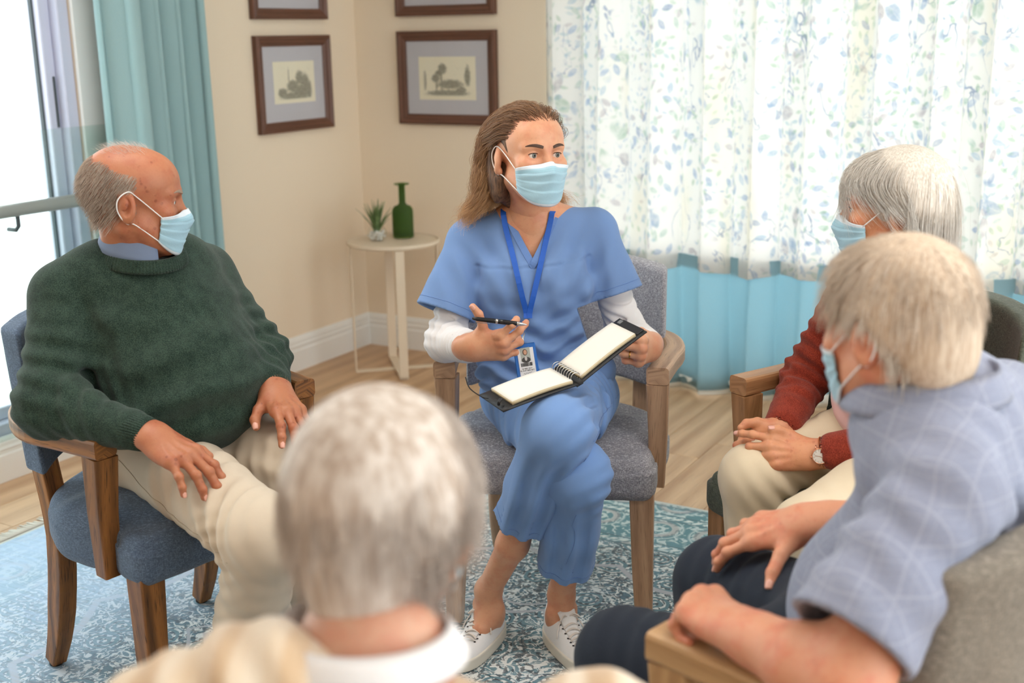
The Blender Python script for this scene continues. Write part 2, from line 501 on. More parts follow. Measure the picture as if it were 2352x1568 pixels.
def cloth(name, col, vary=.06, scale=60, bumpst=.12, sheen=.1, rough=.85, fine=900, finest=.1):
    t = NT(name); o = t.coord()
    f = t.noise(o, scale, 4, .6); g = t.noise(o, fine, 2)
    d = tuple(x * (1 - vary) for x in col[:3]) + (1,); l = tuple(min(1, x * (1 + vary)) for x in col[:3]) + (1,)
    c = t.mix(t.math('ADD', t.math('MULTIPLY', f, .7), t.math('MULTIPLY', g, .3)), d, l)
    t.set(Base_Color=c, Roughness=rough)
    t.bsdf.inputs['Sheen Weight'].default_value = sheen
    t.bsdf.inputs['Specular IOR Level'].default_value = .25
    t.bump(t.math('ADD', t.math('MULTIPLY', f, 1.0), t.math('MULTIPLY', g, finest)), bumpst, .004)
    return t.m

# ------------------------------------------------------------------ room materials
M = {}
M['wall'] = plain('cream_paint', lin(240, 222, 198), .75, bumpscale=180, bumpst=.05)
M['white'] = plain('white_gloss_paint', lin(238, 236, 232), .35)
M['ceil'] = plain('ceiling_paint', lin(242, 240, 236), .8)
M['frame_alu'] = plain('powder_coated_frame', lin(205, 207, 226), .4)
M['gasket'] = plain('dark_gasket', lin(70, 78, 82), .6)
M['steel'] = plain('brushed_steel', lin(204, 202, 196), .32, .45)
M['oakfloor'] = wood('floor_oak', lin(168, 128, 92), lin(214, 178, 140), .22, .35)
M['balcony'] = plain('pale_balcony_floor', lin(196, 214, 200), .8)
def glass_mat(name, tint=(1, 1, 1, 1), refl=.5):
    t = NT(name)
    t.n.remove(t.bsdf)
    tr = t.node('BsdfTransparent'); tr.inputs[0].default_value = tint
    gl = t.node('BsdfGlossy'); gl.inputs['Roughness'].default_value = .02
    fr = t.node('LayerWeight'); fr.inputs[0].default_value = .5
    mx = t.node('MixShader'); t.link(t.math('MULTIPLY', t.math('MULTIPLY_ADD', t.math('POWER', fr.outputs['Facing'], 5.0), .9, .045), refl), mx.inputs[0]); t.link(tr.outputs[0], mx.inputs[1]); t.link(gl.outputs[0], mx.inputs[2])
    t.link(mx.outputs[0], t.out.inputs[0]); return t.m
M['glass'] = glass_mat('window_glass', (.97, .99, .985, 1))
M['guard'] = glass_mat('guard_glass', (.90, .95, .935, 1), .8)

RR = np.stack([RW, LW, UP], 1)          # room axes as columns
def slab(mb, s0, s1, t0, t1, z0, z1, bev=0): return mb.box(room((s0 + s1) / 2, (t0 + t1) / 2, (z0 + z1) / 2), ((s1 - s0) / 2, (t1 - t0) / 2, (z1 - z0) / 2), RR, bev)
def structure(name, mb, mat, parent=None):
    o = mb.build(name, mat, parent)
    if parent is None: o['kind'] = 'structure'
    return o

# floor: slab with separate oak planks
fl = structure('floor', slab(MB(), -.2, ROOM_S, -.2, ROOM_T, -.12, -.006), M['oakfloor'])
rg = np.random.default_rng(3)
PW, PL = .19, 1.38
plank_me = None
for i in range(int(ROOM_S / PW) + 1):
    t0 = -rg.uniform(0, PL)
    while t0 < ROOM_T:
        a0, a1 = max(t0, 0), min(t0 + PL, ROOM_T)
        s0, s1 = i * PW, min((i + 1) * PW, ROOM_S)
        if a1 - a0 > .02 and s1 - s0 > .03:
            full = a1 - a0 > PL - 1e-6 and s1 - s0 > PW - 1e-6
            if full and plank_me is not None:
                o = bpy.data.objects.new('plank', plank_me); COL.objects.link(o); o.parent = fl
                o.location = Vector(room((s0 + s1) / 2, (a0 + a1) / 2, -.004) - _org['floor'])
            else:
                c = room((s0 + s1) / 2, (a0 + a1) / 2, -.004)
                mb = MB().box((0, 0, 0), ((s1 - s0) / 2 - .0008, (a1 - a0) / 2 - .0008, .004), RR, .0012)
                o = link_mesh('plank', np.array(mb.v), mb.f, M['oakfloor'], None, V(0, 0, 0), False, mb.uv)
                o.parent = fl; o.location = Vector(c - _org['floor'])
                if full: plank_me = o.data
        t0 += PL

# left wall (s = 0) with the tall window; back wall (t = 0) with the curtained window
W0, W1, WZ0, WZ1 = 1.665, 4.7, .15, 2.45
m = MB()
slab(m, -.2, 0, -.2, W0, 0, ROOM_H); slab(m, -.2, 0, W1, ROOM_T, 0, ROOM_H); slab(m, -.2, 0, W0, W1, WZ1, ROOM_H); slab(m, -.2, 0, W0, W1, 0, WZ0)
structure('wall_left', m, M['wall'])
B0, B1, BZ0, BZ1 = 1.14, 4.9, .12, 2.45
m = MB()
slab(m, 0, B0, -.2, 0, 0, ROOM_H); slab(m, B1, ROOM_S, -.2, 0, 0, ROOM_H); slab(m, B0, B1, -.2, 0, BZ1, ROOM_H); slab(m, B0, B1, -.2, 0, 0, BZ0)
structure('wall_back', m, M['wall'])
R0, R1, RZ0, RZ1 = .7, 5.2, .3, 2.4
m = MB()
slab(m, ROOM_S, ROOM_S + .2, -.2, R0, 0, ROOM_H); slab(m, ROOM_S, ROOM_S + .2, R1, ROOM_T, 0, ROOM_H); slab(m, ROOM_S, ROOM_S + .2, R0, R1, RZ1, ROOM_H); slab(m, ROOM_S, ROOM_S + .2, R0, R1, 0, RZ0)
structure('wall_right', m, M['wall'])
structure('wall_front', slab(MB(), -.2, ROOM_S + .2, ROOM_T, ROOM_T + .2, 0, ROOM_H), M['wall'])
structure('ceiling', slab(MB(), -.2, ROOM_S + .2, -.2, ROOM_T + .2, ROOM_H, ROOM_H + .15), M['ceil'])

# skirting with two mouldings
def skirting(name, along, n, L):
    prof = [(0, 0), (.018, 0), (.018, .095), (.014, .102), (.014, .112), (.017, .118), (.013, .128), (.013, .140), (.009, .150), (.004, .158), (0, .16)]
    m = MB(); k = len(prof)
    for u in (0.0, L):
        m.v += [tuple(A + along * u + n * d + UP * z) for d, z in prof]; m.uv += [(d, z) for d, z in prof]
    m.f += [(i, i + 1, i + 1 + k, i + k) for i in range(k - 1)] + [tuple(range(k - 1, -1, -1)), tuple(range(k, 2 * k))]
    structure(name, m, M['white'])
skirting('baseboard_left', LW, RW, W1 + 1.5)
skirting('baseboard_back', RW, LW, ROOM_S)

# tall window: jamb, mullions, sashes with a glass pane each
win = structure('window_1', slab(slab(slab(slab(MB(), -.16, -.01, W0, W0 + .05, WZ0, WZ1, .004), -.16, -.01, W1 - .05, W1, WZ0, WZ1, .004), -.16, -.01, W0 + .05, W1 - .05, WZ0, WZ0 + .05, .004), -.16, -.01, W0 + .05, W1 - .05, WZ1 - .05, WZ1, .004), M['frame_alu'])
nb = 3; bw = (W1 - W0 - .1) / nb
for i in range(nb):
    a0 = W0 + .05 + i * bw; a1 = a0 + bw
    m = MB(); z0, z1 = WZ0 + .05, WZ1 - .05
    for q in ((a0, a0 + .045, z0, z1), (a1 - .045, a1, z0, z1), (a0 + .045, a1 - .045, z0, z0 + .045), (a0 + .045, a1 - .045, z1 - .045, z1)):
        slab(m, -.12, -.05, q[0], q[1], q[2], q[3], .004)
    structure('sash', m, M['frame_alu'], win)
    structure('window_pane', slab(MB(), -.09, -.084, a0 + .05, a1 - .05, z0 + .05, z1 - .05), M['glass'], win)
    m = MB()
    for q in ((a0 + .044, a0 + .052), (a1 - .052, a1 - .044)): slab(m, -.095, -.079, q[0], q[1], z0 + .045, z1 - .045)
    structure('gasket', m, M['gasket'], win)
structure('lock_slot', slab(MB(), -.0505, -.045, W0 + .058, W0 + .068, 1.20, 1.38, .002), M['gasket'], win)
structure('floor_outside', slab(MB(), -2.3, -.2, .5, 7.0, -.25, -.1), M['balcony'])
# window behind the patterned curtain
win2 = structure('window_2', slab(slab(slab(slab(slab(MB(), B0, B0 + .06, -.14, -.02, BZ0, BZ1), B1 - .06, B1, -.14, -.02, BZ0, BZ1), B0 + .06, B1 - .06, -.14, -.02, BZ0, BZ0 + .06), B0 + .06, B1 - .06, -.14, -.02, BZ1 - .06, BZ1), (B0 + B1) / 2 - .04, (B0 + B1) / 2 + .04, -.13, -.03, BZ0 + .06, BZ1 - .06), M['white'])
for a0, a1 in ((B0 + .06, (B0 + B1) / 2 - .04), ((B0 + B1) / 2 + .04, B1 - .06)):
    structure('window_pane', slab(MB(), a0, a1, -.083, -.077, BZ0 + .06, BZ1 - .06), M['glass'], win2)

win3 = structure('window_3', slab(slab(slab(slab(slab(MB(), ROOM_S + .04, ROOM_S + .14, R0, R0 + .06, RZ0, RZ1), ROOM_S + .04, ROOM_S + .14, R1 - .06, R1, RZ0, RZ1), ROOM_S + .04, ROOM_S + .14, R0 + .06, R1 - .06, RZ0, RZ0 + .06), ROOM_S + .04, ROOM_S + .14, R0 + .06, R1 - .06, RZ1 - .06, RZ1), ROOM_S + .05, ROOM_S + .13, (R0 + R1) / 2 - .04, (R0 + R1) / 2 + .04, RZ0 + .06, RZ1 - .06), M['white'])
for a0, a1 in ((R0 + .06, (R0 + R1) / 2 - .04), ((R0 + R1) / 2 + .04, R1 - .06)):
    structure('window_pane', slab(MB(), ROOM_S + .08, ROOM_S + .086, a0, a1, RZ0 + .06, RZ1 - .06), M['glass'], win3)
structure('trim_1', slab(slab(MB(), 0, .014, W0 - .17, W0 + .004, .16, WZ1 + .1, .003), 0, .014, W0, W1, WZ1, WZ1 + .1, .003), M['white'])

# glass guard with a steel handrail in front of the tall window
gd = empty('glass_guard', room(.05, 2.9, 0), 'clear glass guard panel with brushed steel handrail before the tall window', 'railing')
slab(MB(), .045, .055, 1.5, 4.5, .16, 1.205, .001).build('glass_panel', M['guard'], gd)
MB().tube([room(.11, 1.71, .955), room(.11, 4.5, .955)], .0235, 20).build('handrail', M['steel'], gd, True)
for t_ in (2.07, 3.2, 4.3):
    MB().tube([room(.11, t_, .94), room(.11, t_, .90), room(.095, t_, .885), room(.055, t_, .885)], .008, 8).build('rail_bracket', M['gasket'], gd, True)
for t_ in (1.75, 2.9, 4.2):
    slab(MB(), .02, .08, t_ - .05, t_ + .05, 0, .2, .004).build('floor_clamp', M['steel'], gd)

# ------------------------------------------------------------------ curtains
def teal_cloth():
    t = NT('teal_curtain_cloth'); o = t.node('UVMap').outputs[0]
    f = t.noise(t.mapping(o, (500, 500, 1)), 1, 2)
    c = t.mix(f, lin(148, 180, 182), lin(170, 200, 201))
    t.set(Base_Color=c, Roughness=.8); t.bsdf.inputs['Sheen Weight'].default_value = .25
    tl = t.node('BsdfTranslucent'); t.link(c, tl.inputs[0])
    mx = t.node('MixShader'); mx.inputs[0].default_value = .15; t.link(t.bsdf.outputs[0], mx.inputs[1]); t.link(tl.outputs[0], mx.inputs[2]); t.link(mx.outputs[0], t.out.inputs[0])
    return t.m
M['teal'] = teal_cloth()
def curtain_grid(p0, along, n, width, z0, z1, nf, amp, off, seed, gather=None, nz=24, nu=None, overlap=.35, wz=None):
    """gathered cloth: folds as a looping wave; gather(z) scales the width"""
    r = np.random.default_rng(seed); ph = r.uniform(-.5, .5, nf + 2); am = r.uniform(.65, 1.2, nf + 2)
    nu = nu or nf * 14
    G = np.zeros((nu + 1, nz + 1, 3))
    for i in range(nu + 1):
        u = i / nu * nf; k = int(u); f = u - k
        a = am[k] * (1 - f) + am[k + 1] * f; p = ph[k] * (1 - f) + ph[k + 1] * f
        th = 2 * math.pi * u + p
        for j in range(nz + 1):
            w = j / nz; z = z0 + (z1 - z0) * w
            g = gather(w) if gather else 1.0
            sway = .25 * math.sin(3 * w + k * 1.7)
            s = (u / nf) * width * g + overlap * (width / nf) * .5 * math.sin(2 * th + sway + .6) * a
            d = off + amp * a * math.sin(th + sway) * (1.0 - .35 * w)
            zz = z if wz is None or j > 0 else z + wz * math.sin(th * .5 + seed)
            G[i, j] = p0 + along * s + n * d + UP * zz
    return G
# teal curtain beside the tall window
tc = empty('teal_curtain', room(.15, 1.44, 0), 'plain teal curtain gathered in deep folds beside the tall window', 'curtain')
G = curtain_grid(room(0, 1.21, 0), LW, RW, .44, .02, 2.55, 4, .085, .16, 5, lambda w: 1.0 + .04 * w, 20, 90, .5)
vs, F, uv = sheet(G, .003); link_mesh('curtain_cloth', vs, F, M['teal'], tc, None, True, uv * np.array([1.0, 2.5]))
MB().tube([room(.14, .95, 2.56), room(.14, 4.9, 2.56)], .012, 10).build('curtain_rail', M['steel'], tc, True)
for k in range(9):
    MB().lathe([(.010, 0), (.016, .002), (.016, .006), (.010, .008)], room(.14, 1.22 + k * .055, 2.55), 10).build('curtain_ring', M['steel'], tc, True)

def floral_cloth():
    t = NT('floral_print_sheer'); uv = t.node('UVMap').outputs[0]
    base = lin(250, 250, 248)
    col = base
    big = t.noise(t.mapping(uv, (2.2, 1.6, 1)), 1, 2)
    def leaves(col, scale, stretch, thr, cols, ln, wd, seed, mask_scale):
        p = t.mapping(uv, (scale, scale * stretch, 1), (seed, seed * .7, 0))
        v = t.node('TexVoronoi', voronoi_dimensions='2D', feature='F1'); t.link(p, v.inputs['Vector']); v.inputs['Scale'].default_value = 1; v.inputs['Randomness'].default_value = .85
        d = t.node('VectorMath', operation='SUBTRACT'); t.link(p, d.inputs[0]); t.link(v.outputs['Position'], d.inputs[1])
        cr = t.sep(v.outputs['Color'])
        vr = t.node('VectorRotate', rotation_type='Z_AXIS'); t.link(d.outputs[0], vr.inputs['Vector']); t.link(t.math('MULTIPLY', cr[0], 6.28), vr.inputs['Angle'])
        q = t.sep(vr.outputs[0])
        yy = t.math('DIVIDE', q[1], ln)
        w = t.math('MULTIPLY', t.math('SUBTRACT', 1.0, t.math('MULTIPLY', yy, yy)), wd)
        e = t.math('SUBTRACT', w, t.math('ABSOLUTE', q[0]))
        leaf = t.step(e, -.03, .07)
        vein = t.math('SUBTRACT', 1.0, t.math('MULTIPLY', t.step(t.math('ABSOLUTE', q[0]), .018, .005), .5))
        mk = t.step(t.noise(t.mapping(uv, (mask_scale, mask_scale * .7, 1), (seed * 3.1, 0, 0)), 1, 3, .6), thr, thr + .08)
        keep = t.step(cr[1], .25, .32)
        c = t.ramp(cr[2], cols, 'CONSTANT')
        wash = t.math('MULTIPLY_ADD', t.noise(t.mapping(uv, (46, 46, 1)), 1, 3, .7), 1.5, -.15, True)
        f = t.math('MULTIPLY', t.math('MULTIPLY', leaf, vein), t.math('MULTIPLY', t.math('MULTIPLY', mk, keep), t.math('MULTIPLY', wash, .78)))
        return t.mix(f, col, c)
    blue = [(0, lin(158, 188, 220)), (.3, lin(182, 208, 228)), (.55, lin(190, 216, 206)), (.75, lin(200, 195, 202)), (.88, lin(146, 172, 208))]
    green = [(0, lin(182, 212, 190)), (.4, lin(186, 214, 224)), (.7, lin(206, 200, 204)), (.85, lin(170, 202, 178))]
    # fine sprigs: twigs as contour lines of a stretched noise
    n1 = t.noise(t.mapping(uv, (9, 4.5, 1)), 1, 3, .55, .8)
    tw = t.step(t.math('ABSOLUTE', t.math('SUBTRACT', n1, .5)), .012, .002)
    tm = t.step(t.noise(t.mapping(uv, (5, 3.4, 1), (4, 1, 0)), 1, 2), .48, .58)
    col = t.mix(t.math('MULTIPLY', t.math('MULTIPLY', tw, tm), .65), col, lin(140, 164, 196))
    col = leaves(col, 22, .75, .41, blue, .44, .21, 1.7, 4.5); col = leaves(col, 40, .8, .50, blue, .42, .15, 3.9, 4)
    col = leaves(col, 30, .8, .44, green, .42, .18, 5.3, 4)
    col = leaves(col, 13, .7, .545, [(0, lin(164, 192, 218)), (.5, lin(196, 192, 198)), (.75, lin(184, 212, 194))], .45, .26, 9.1, 5)
    pale = t.step(t.noise(t.mapping(uv, (7, 1.0, 1), (2, 8, 0)), 1, 1), .52, .66)
    col = t.mix(t.math('MULTIPLY', pale, .35), col, t.mix(.5, col, lin(240, 228, 184)))
    t.set(Base_Color=col, Roughness=.9)
    tl = t.node('BsdfTranslucent'); t.link(col, tl.inputs[0])
    mx = t.node('MixShader'); mx.inputs[0].default_value = .30; t.link(t.bsdf.outputs[0], mx.inputs[1]); t.link(tl.outputs[0], mx.inputs[2]); t.link(mx.outputs[0], t.out.inputs[0])
    return t.m
def aqua_cloth():
    t = NT('aqua_sheer'); uv = t.node('UVMap').outputs[0]
    f = t.noise(t.mapping(uv, (420, 420, 1)), 1, 2)
    c = t.mix(f, lin(152, 190, 201), lin(180, 208, 216))
    t.set(Base_Color=c, Roughness=.85)
    tl = t.node('BsdfTranslucent'); t.link(c, tl.inputs[0])
    mx = t.node('MixShader'); mx.inputs[0].default_value = .5; t.link(t.bsdf.outputs[0], mx.inputs[1]); t.link(tl.outputs[0], mx.inputs[2]); t.link(mx.outputs[0], t.out.inputs[0])
    return t.m
def lining_cloth():
    t = NT('white_lining'); c = lin(240, 238, 230)
    t.set(Base_Color=c, Roughness=.9)
    tl = t.node('BsdfTranslucent'); tl.inputs[0].default_value = c
    mx = t.node('MixShader'); mx.inputs[0].default_value = .30; t.link(t.bsdf.outputs[0], mx.inputs[1]); t.link(tl.outputs[0], mx.inputs[2]); t.link(mx.outputs[0], t.out.inputs[0])
    return t.m
fc = empty('floral_curtain', room(2.9, .1, 0), 'white curtain printed with blue and green leaves above an aqua bottom panel', 'curtain')
NF = 17; CW = 3.75
Gf = curtain_grid(room(1.09, 0, 0), RW, LW, CW, .535, 2.5, NF, .046, .12, 11, None, 14, NF * 16, .13, .012)
Ga = curtain_grid(room(1.09, 0, 0), RW, LW, CW, .035, .60, NF, .046, .112, 11, None, 8, NF * 16, .13)
# fold phases of both panels agree; the floral panel laps over the aqua one
for G, nm, mt, th, sc in ((Gf, 'floral_panel', floral_cloth(), .0012, (CW * 1.35, 1.97)), (Ga, 'aqua_panel', aqua_cloth(), .0012, (CW * 1.35, .56))):
    vs, F, uv = sheet(G, th); link_mesh(nm, vs, F, mt, fc, None, True, uv * np.array(sc))
Gl = curtain_grid(room(1.09, 0, 0), RW, LW, CW, .012, .07, NF, .046, .10, 11, None, 2, NF * 16, .13)
vs, F, uv = sheet(Gl, .001); link_mesh('white_lining', vs, F, lining_cloth(), fc, None, True, uv)
MB().tube([room(1.0, .1, 2.52), room(4.95, .1, 2.52)], .012, 10).build('curtain_rail', M['steel'], fc, True)

# ------------------------------------------------------------------ pictures
M['walnut'] = wood('walnut_frame', lin(76, 47, 35), lin(118, 76, 58), .3)
M['mat'] = plain('grey_mount', lin(196, 193, 198), .9, bumpscale=400, bumpst=.05)
M['picglass'] = glass_mat('picture_glass', (1, 1, 1, 1), .22)
def sketch(name, kind):
    t = NT(name); uv = t.node('UVMap').outputs[0]; q = t.sep(uv)
    fine = t.noise(t.mapping(uv, (60, 40, 1)), 1, 4, .7)
    scr = t.noise(t.mapping(uv, (22, 22, 1)), 1, 4, .7, 1.5)
    def blob(cx, cy, rx, ry):
        dx = t.math('DIVIDE', t.math('SUBTRACT', q[0], cx), rx); dy = t.math('DIVIDE', t.math('SUBTRACT', q[1], cy), ry)
        return t.math('SUBTRACT', 1.0, t.math('SQRT', t.math('ADD', t.math('MULTIPLY', dx, dx), t.math('MULTIPLY', dy, dy))), None, True)
    tot = None
    if kind == 'tree':
        items = [(.42, .72, .10, .16), (.36, .62, .09, .10), (.30, .50, .10, .12), (.40, .42, .025, .36), (.31, .34, .02, .26), (.86, .55, .07, .30), (.10, .45, .04, .30), (.5, .15, .50, .10), (.55, .36, .30, .14), (.74, .22, .12, .12)]
    else:
        items = [(.62, .60, .12, .22), (.75, .50, .14, .26), (.45, .40, .18, .20), (.2, .25, .16, .16), (.5, .16, .48, .14), (.85, .3, .10, .3), (.36, .62, .015, .3), (.66, .28, .3, .22)]
    for it in items:
        b = blob(*it); tot = b if tot is None else t.math('MAXIMUM', tot, b)
    ink = t.step(t.math('ADD', t.math('MULTIPLY', tot, .9), t.math('MULTIPLY_ADD', scr, 1.2, -.60)), .08, .36)
    ink = t.math('MULTIPLY', ink, t.math('MULTIPLY_ADD', t.step(fine, .35, .6), .6, .4))
    inb = t.math('MULTIPLY', t.math('MULTIPLY', t.step(q[0], .06, .12), t.step(q[0], .95, .88)), t.math('MULTIPLY', t.step(q[1], .08, .12), t.step(q[1], .92, .86)))
    c = t.mix(t.math('MULTIPLY', t.math('MULTIPLY', ink, inb), .85), lin(238, 230, 206), lin(66, 66, 56))
    t.set(Base_Color=c, Roughness=.9); return t.m
SK = {'tree': sketch('ink_drawing_trees', 'tree'), 'house': sketch('ink_drawing_village', 'house')}
def picture(p0, u, n, u0, u1, z0, z1, pr, kind, label, grp):
    """frame on the wall plane through p0; u along the wall, n into the room; pr = (du0, du1, dz0, dz1) fractions of the print"""
    fw_, d = .046, .026
    o = empty('framed_picture', p0 + u * (u0 + u1) / 2 + UP * z0, label, 'picture', grp)
    Rf = np.stack([u, n, UP], 1)
    # rails mitred into one frame with a stepped section
    prof = [(0, 0), (0, d), (.012, d + .004), (.022, d - .002), (.036, d - .006), (fw_, d - .012), (fw_, .004)]
    m = MB(); k = len(prof); cs = [(u0, z0, 1, 1), (u1, z0, -1, 1), (u1, z1, -1, -1), (u0, z1, 1, -1)]
    ppl = []
    for (a, z, sx, sz) in cs:
        ppl.append([p0 + u * (a + sx * i) + UP * (z + sz * i) + n * dd for i, dd in prof])
    for c in range(4):
        L = (u1 - u0) if c % 2 == 0 else (z1 - z0)
        a, b = ppl[c], ppl[(c + 1) % 4]
        uv = [(i * .022, c * 1.3) for i in range(k)] + [(i * .022, c * 1.3 + L) for i in range(k)]
        m.put(a + b, [(i, i + 1, i + 1 + k, i + k)[::-1] for i in range(k - 1)], uv)
    m.build('frame', M['walnut'], o)
    def board(nm, a0, a1, b0, b1, d0, d1, mt):
        mb = MB()
        c = [(a0, b0), (a1, b0), (a1, b1), (a0, b1)]
        mb.put([p0 + u * a + UP * b + n * d1 for a, b in c] + [p0 + u * a + UP * b + n * d0 for a, b in c], [(0, 1, 2, 3), (7, 6, 5, 4)] + [(i, i + 4, (i + 1) % 4 + 4, (i + 1) % 4) for i in range(4)], [(0, 0), (1, 0), (1, 1), (0, 1)] * 2)
        return mb.build(nm, mt, o)
    board('mount', u0 + .03, u1 - .03, z0 + .03, z1 - .03, .002, .010, M['mat'])
    du, dz = u1 - u0 - 2 * fw_, z1 - z0 - 2 * fw_
    board('print', u0 + fw_ + du * pr[0], u0 + fw_ + du * pr[1], z0 + fw_ + dz * pr[2], z0 + fw_ + dz * pr[3], .010, .0115, SK[kind])
    board('glazing', u0 + .04, u1 - .04, z0 + .04, z1 - .04, .0150, .0165, M['picglass'])
    return o
# left wall runs along -LW when read left to right
PLW = A + RW * .001; PBW = A + LW * .001
picture(PLW, -LW, RW, -.727, -.224, 1.095, 1.51, (.16, .84, .24, .80), 'house', 'lower walnut framed ink drawing on the wall beside the teal curtain', 'framed ink drawings')
picture(PLW, -LW, RW, -.730, -.230, 1.578, 1.99, (.16, .84, .24, .80), 'tree', 'upper cut off walnut frame on the wall beside the teal curtain', 'framed ink drawings')
picture(PBW, RW, LW, .255, .785, 1.100, 1.520, (.15, .85, .20, .79), 'tree', 'lower walnut framed drawing of trees beside the floral curtain', 'framed ink drawings')
picture(PBW, RW, LW, .255, .785, 1.586, 2.0, (.15, .85, .20, .79), 'house', 'upper cut off walnut frame beside the floral curtain', 'framed ink drawings')

# ------------------------------------------------------------------ rug
def rug_mat():
    t = NT('persian_rug_pile'); uv = t.node('UVMap').outputs[0]; q = t.sep(uv)
    L, W = RUG_L, RUG_W
    wobv = t.node('VectorMath', operation='ADD'); t.link(uv, wobv.inputs[0])
    ns = t.noise(uv, 26, 3, .6, 0, True); sc = t.node('VectorMath', operation='MULTIPLY_ADD'); t.link(ns, sc.inputs[0]); sc.inputs[1].default_value = (.02, .02, 0); sc.inputs[2].default_value = (-.01, -.01, 0)
    t.link(sc.outputs[0], wobv.inputs[1]); p = wobv.outputs[0]
    ex = t.math('MINIMUM', q[0], t.math('SUBTRACT', L, q[0])); ey = t.math('MINIMUM', q[1], t.math('SUBTRACT', W, q[1]))
    e = t.math('MINIMUM', ex, ey)
    white, dark, teal, slate = lin(222, 224, 222), lin(44, 54, 64), lin(84, 122, 134), lin(110, 140, 150)
    def line(x, c, w): return t.step(t.math('ABSOLUTE', t.math('SUBTRACT', x, c)), w, w * .45)
    def vor(scale, feat, rnd=.8, vec=None):
        v = t.node('TexVoronoi', voronoi_dimensions='2D', feature=feat); t.link(vec or p, v.inputs['Vector']); v.inputs['Scale'].default_value = scale; v.inputs['Randomness'].default_value = rnd; return v.outputs
    # field: curling vines (contours of a noise), rosettes and palmettes
    n1 = t.noise(p, 10, 2, .5, .6)
    fr = t.math('FRACT', t.math('MULTIPLY', n1, 9))
    vine = t.step(t.math('ABSOLUTE', t.math('SUBTRACT', fr, .5)), .17, .11)
    n2 = t.noise(p, 25, 2, .5, .8)
    curl = t.step(t.math('ABSOLUTE', t.math('SUBTRACT', t.math('FRACT', t.math('MULTIPLY', n2, 6)), .5)), .2, .13)
    v1 = vor(6, 'F1', .7); d1 = v1['Distance']
    ros = t.math('FRACT', t.math('MULTIPLY', d1, 9)); rm = t.step(d1, .34, .30)
    rosl = t.step(t.math('ABSOLUTE', t.math('SUBTRACT', ros, .5)), .28, .2)
    # large scalloped medallions round the middle
    cx, cy = t.math('SUBTRACT', q[0], L * .5), t.math('SUBTRACT', q[1], W * .5)
    rad = t.math('SQRT', t.math('ADD', t.math('MULTIPLY', cx, cx), t.math('MULTIPLY', t.math('MULTIPLY', cy, cy), 1.35)))
    ang = t.math('ARCTAN2', cy, cx)
    sca = t.math('MULTIPLY', t.math('ABSOLUTE', t.math('SINE', t.math('MULTIPLY', ang, 9))), .07)
    rs = t.math('ADD', rad, sca)
    med = t.math('MAXIMUM', line(rs, .62, .013), line(rs, 1.02, .016)); med = t.math('MAXIMUM', med, line(rs, .68, .008))
    zone = t.step(t.math('ABSOLUTE', t.math('SUBTRACT', rs, .82)), .2, .17)
    fieldbg = t.mix(zone, t.mix(t.step(t.noise(p, 5, 2), .45, .6), teal, slate), lin(70, 104, 118))
    f = t.mix(t.math('MAXIMUM', vine, t.math('MULTIPLY', curl, .85)), fieldbg, white)
    f = t.mix(t.math('MULTIPLY', t.step(t.noise(p, 36, 2, .6, 1.2), .52, .56), .8), f, dark)
    f = t.mix(t.math('MULTIPLY', rm, .95), f, t.mix(rosl, teal, t.mix(t.step(t.noise(p, 70, 1), .45, .55), white, dark)))
    f = t.mix(med, f, lin(176, 176, 182))
    # border: guard stripes with white beads, a main band of medallions
    bm = t.node('TexVoronoi', voronoi_dimensions='2D', feature='F1'); t.link(t.mapping(uv, (5.2, 5.2, 1)), bm.inputs['Vector']); bm.inputs['Scale'].default_value = 1; bm.inputs['Randomness'].default_value = .12
    bd = bm.outputs['Distance']
    bl = t.step(t.math('ABSOLUTE', t.math('SUBTRACT', t.math('FRACT', t.math('MULTIPLY', bd, 6)), .5)), .24, .16)
    small = t.step(t.noise(p, 42, 2, .5, 1), .53, .57)
    bcol = t.mix(t.math('MAXIMUM', t.math('MULTIPLY', bl, t.step(bd, .44, .38)), small), lin(76, 124, 132), lin(186, 200, 198))
    bcol = t.mix(t.math('MULTIPLY', t.step(bd, .36, .3), t.math('MULTIPLY', t.step(bd, .2, .24), .5)), bcol, lin(150, 130, 126))
    bead = t.math('MULTIPLY', t.math('MAXIMUM', line(e, .115, .010), line(e, .335, .010)), t.step(t.math('SINE', t.math('MULTIPLY', t.math('ADD', q[0], q[1]), 190)), -.5, 0))
    stripe = t.math('MAXIMUM', t.math('MAXIMUM', line(e, .028, .006), line(e, .095, .005)), t.math('MAXIMUM', line(e, .135, .005), t.math('MAXIMUM', line(e, .315, .005), line(e, .36, .006))))
    bcol = t.mix(stripe, bcol, lin(66, 100, 108)); bcol = t.mix(bead, bcol, lin(214, 218, 212))
    col = t.mix(t.step(e, .368, .364), f, bcol)
    # window glare painted into the pile colour, with fading along streaks of the weave
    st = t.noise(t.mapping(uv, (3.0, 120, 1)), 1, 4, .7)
    glare_fade = t.math('ADD', t.math('MULTIPLY', t.step(q[0], 1.35, .1), .85), t.math('MULTIPLY', t.math('SUBTRACT', t.noise(uv, 2.4, 4, .6), .5), .9))
    glare_fade = t.math('ADD', glare_fade, t.math('MULTIPLY', t.math('SUBTRACT', st, .5), .9), None, True)
    col = t.mix(t.math('MULTIPLY', glare_fade, .92), col, lin(178, 206, 238))
    col = t.mix(t.step(e, .014, .010), col, lin(214, 214, 206))
    t.set(Base_Color=col, Roughness=.62); t.bsdf.inputs['Sheen Weight'].default_value = .15
    t.bump(t.math('ADD', t.noise(t.mapping(uv, (500, 500, 1)), 1, 2), t.math('MULTIPLY', n1, .6)), .4, .002)
    return t.m
RUG_S0, RUG_T0, RUG_L, RUG_W = .47, 1.31, 3.2, 2.75
rg2 = np.random.default_rng(8)
ns_, nt_ = 60, 50
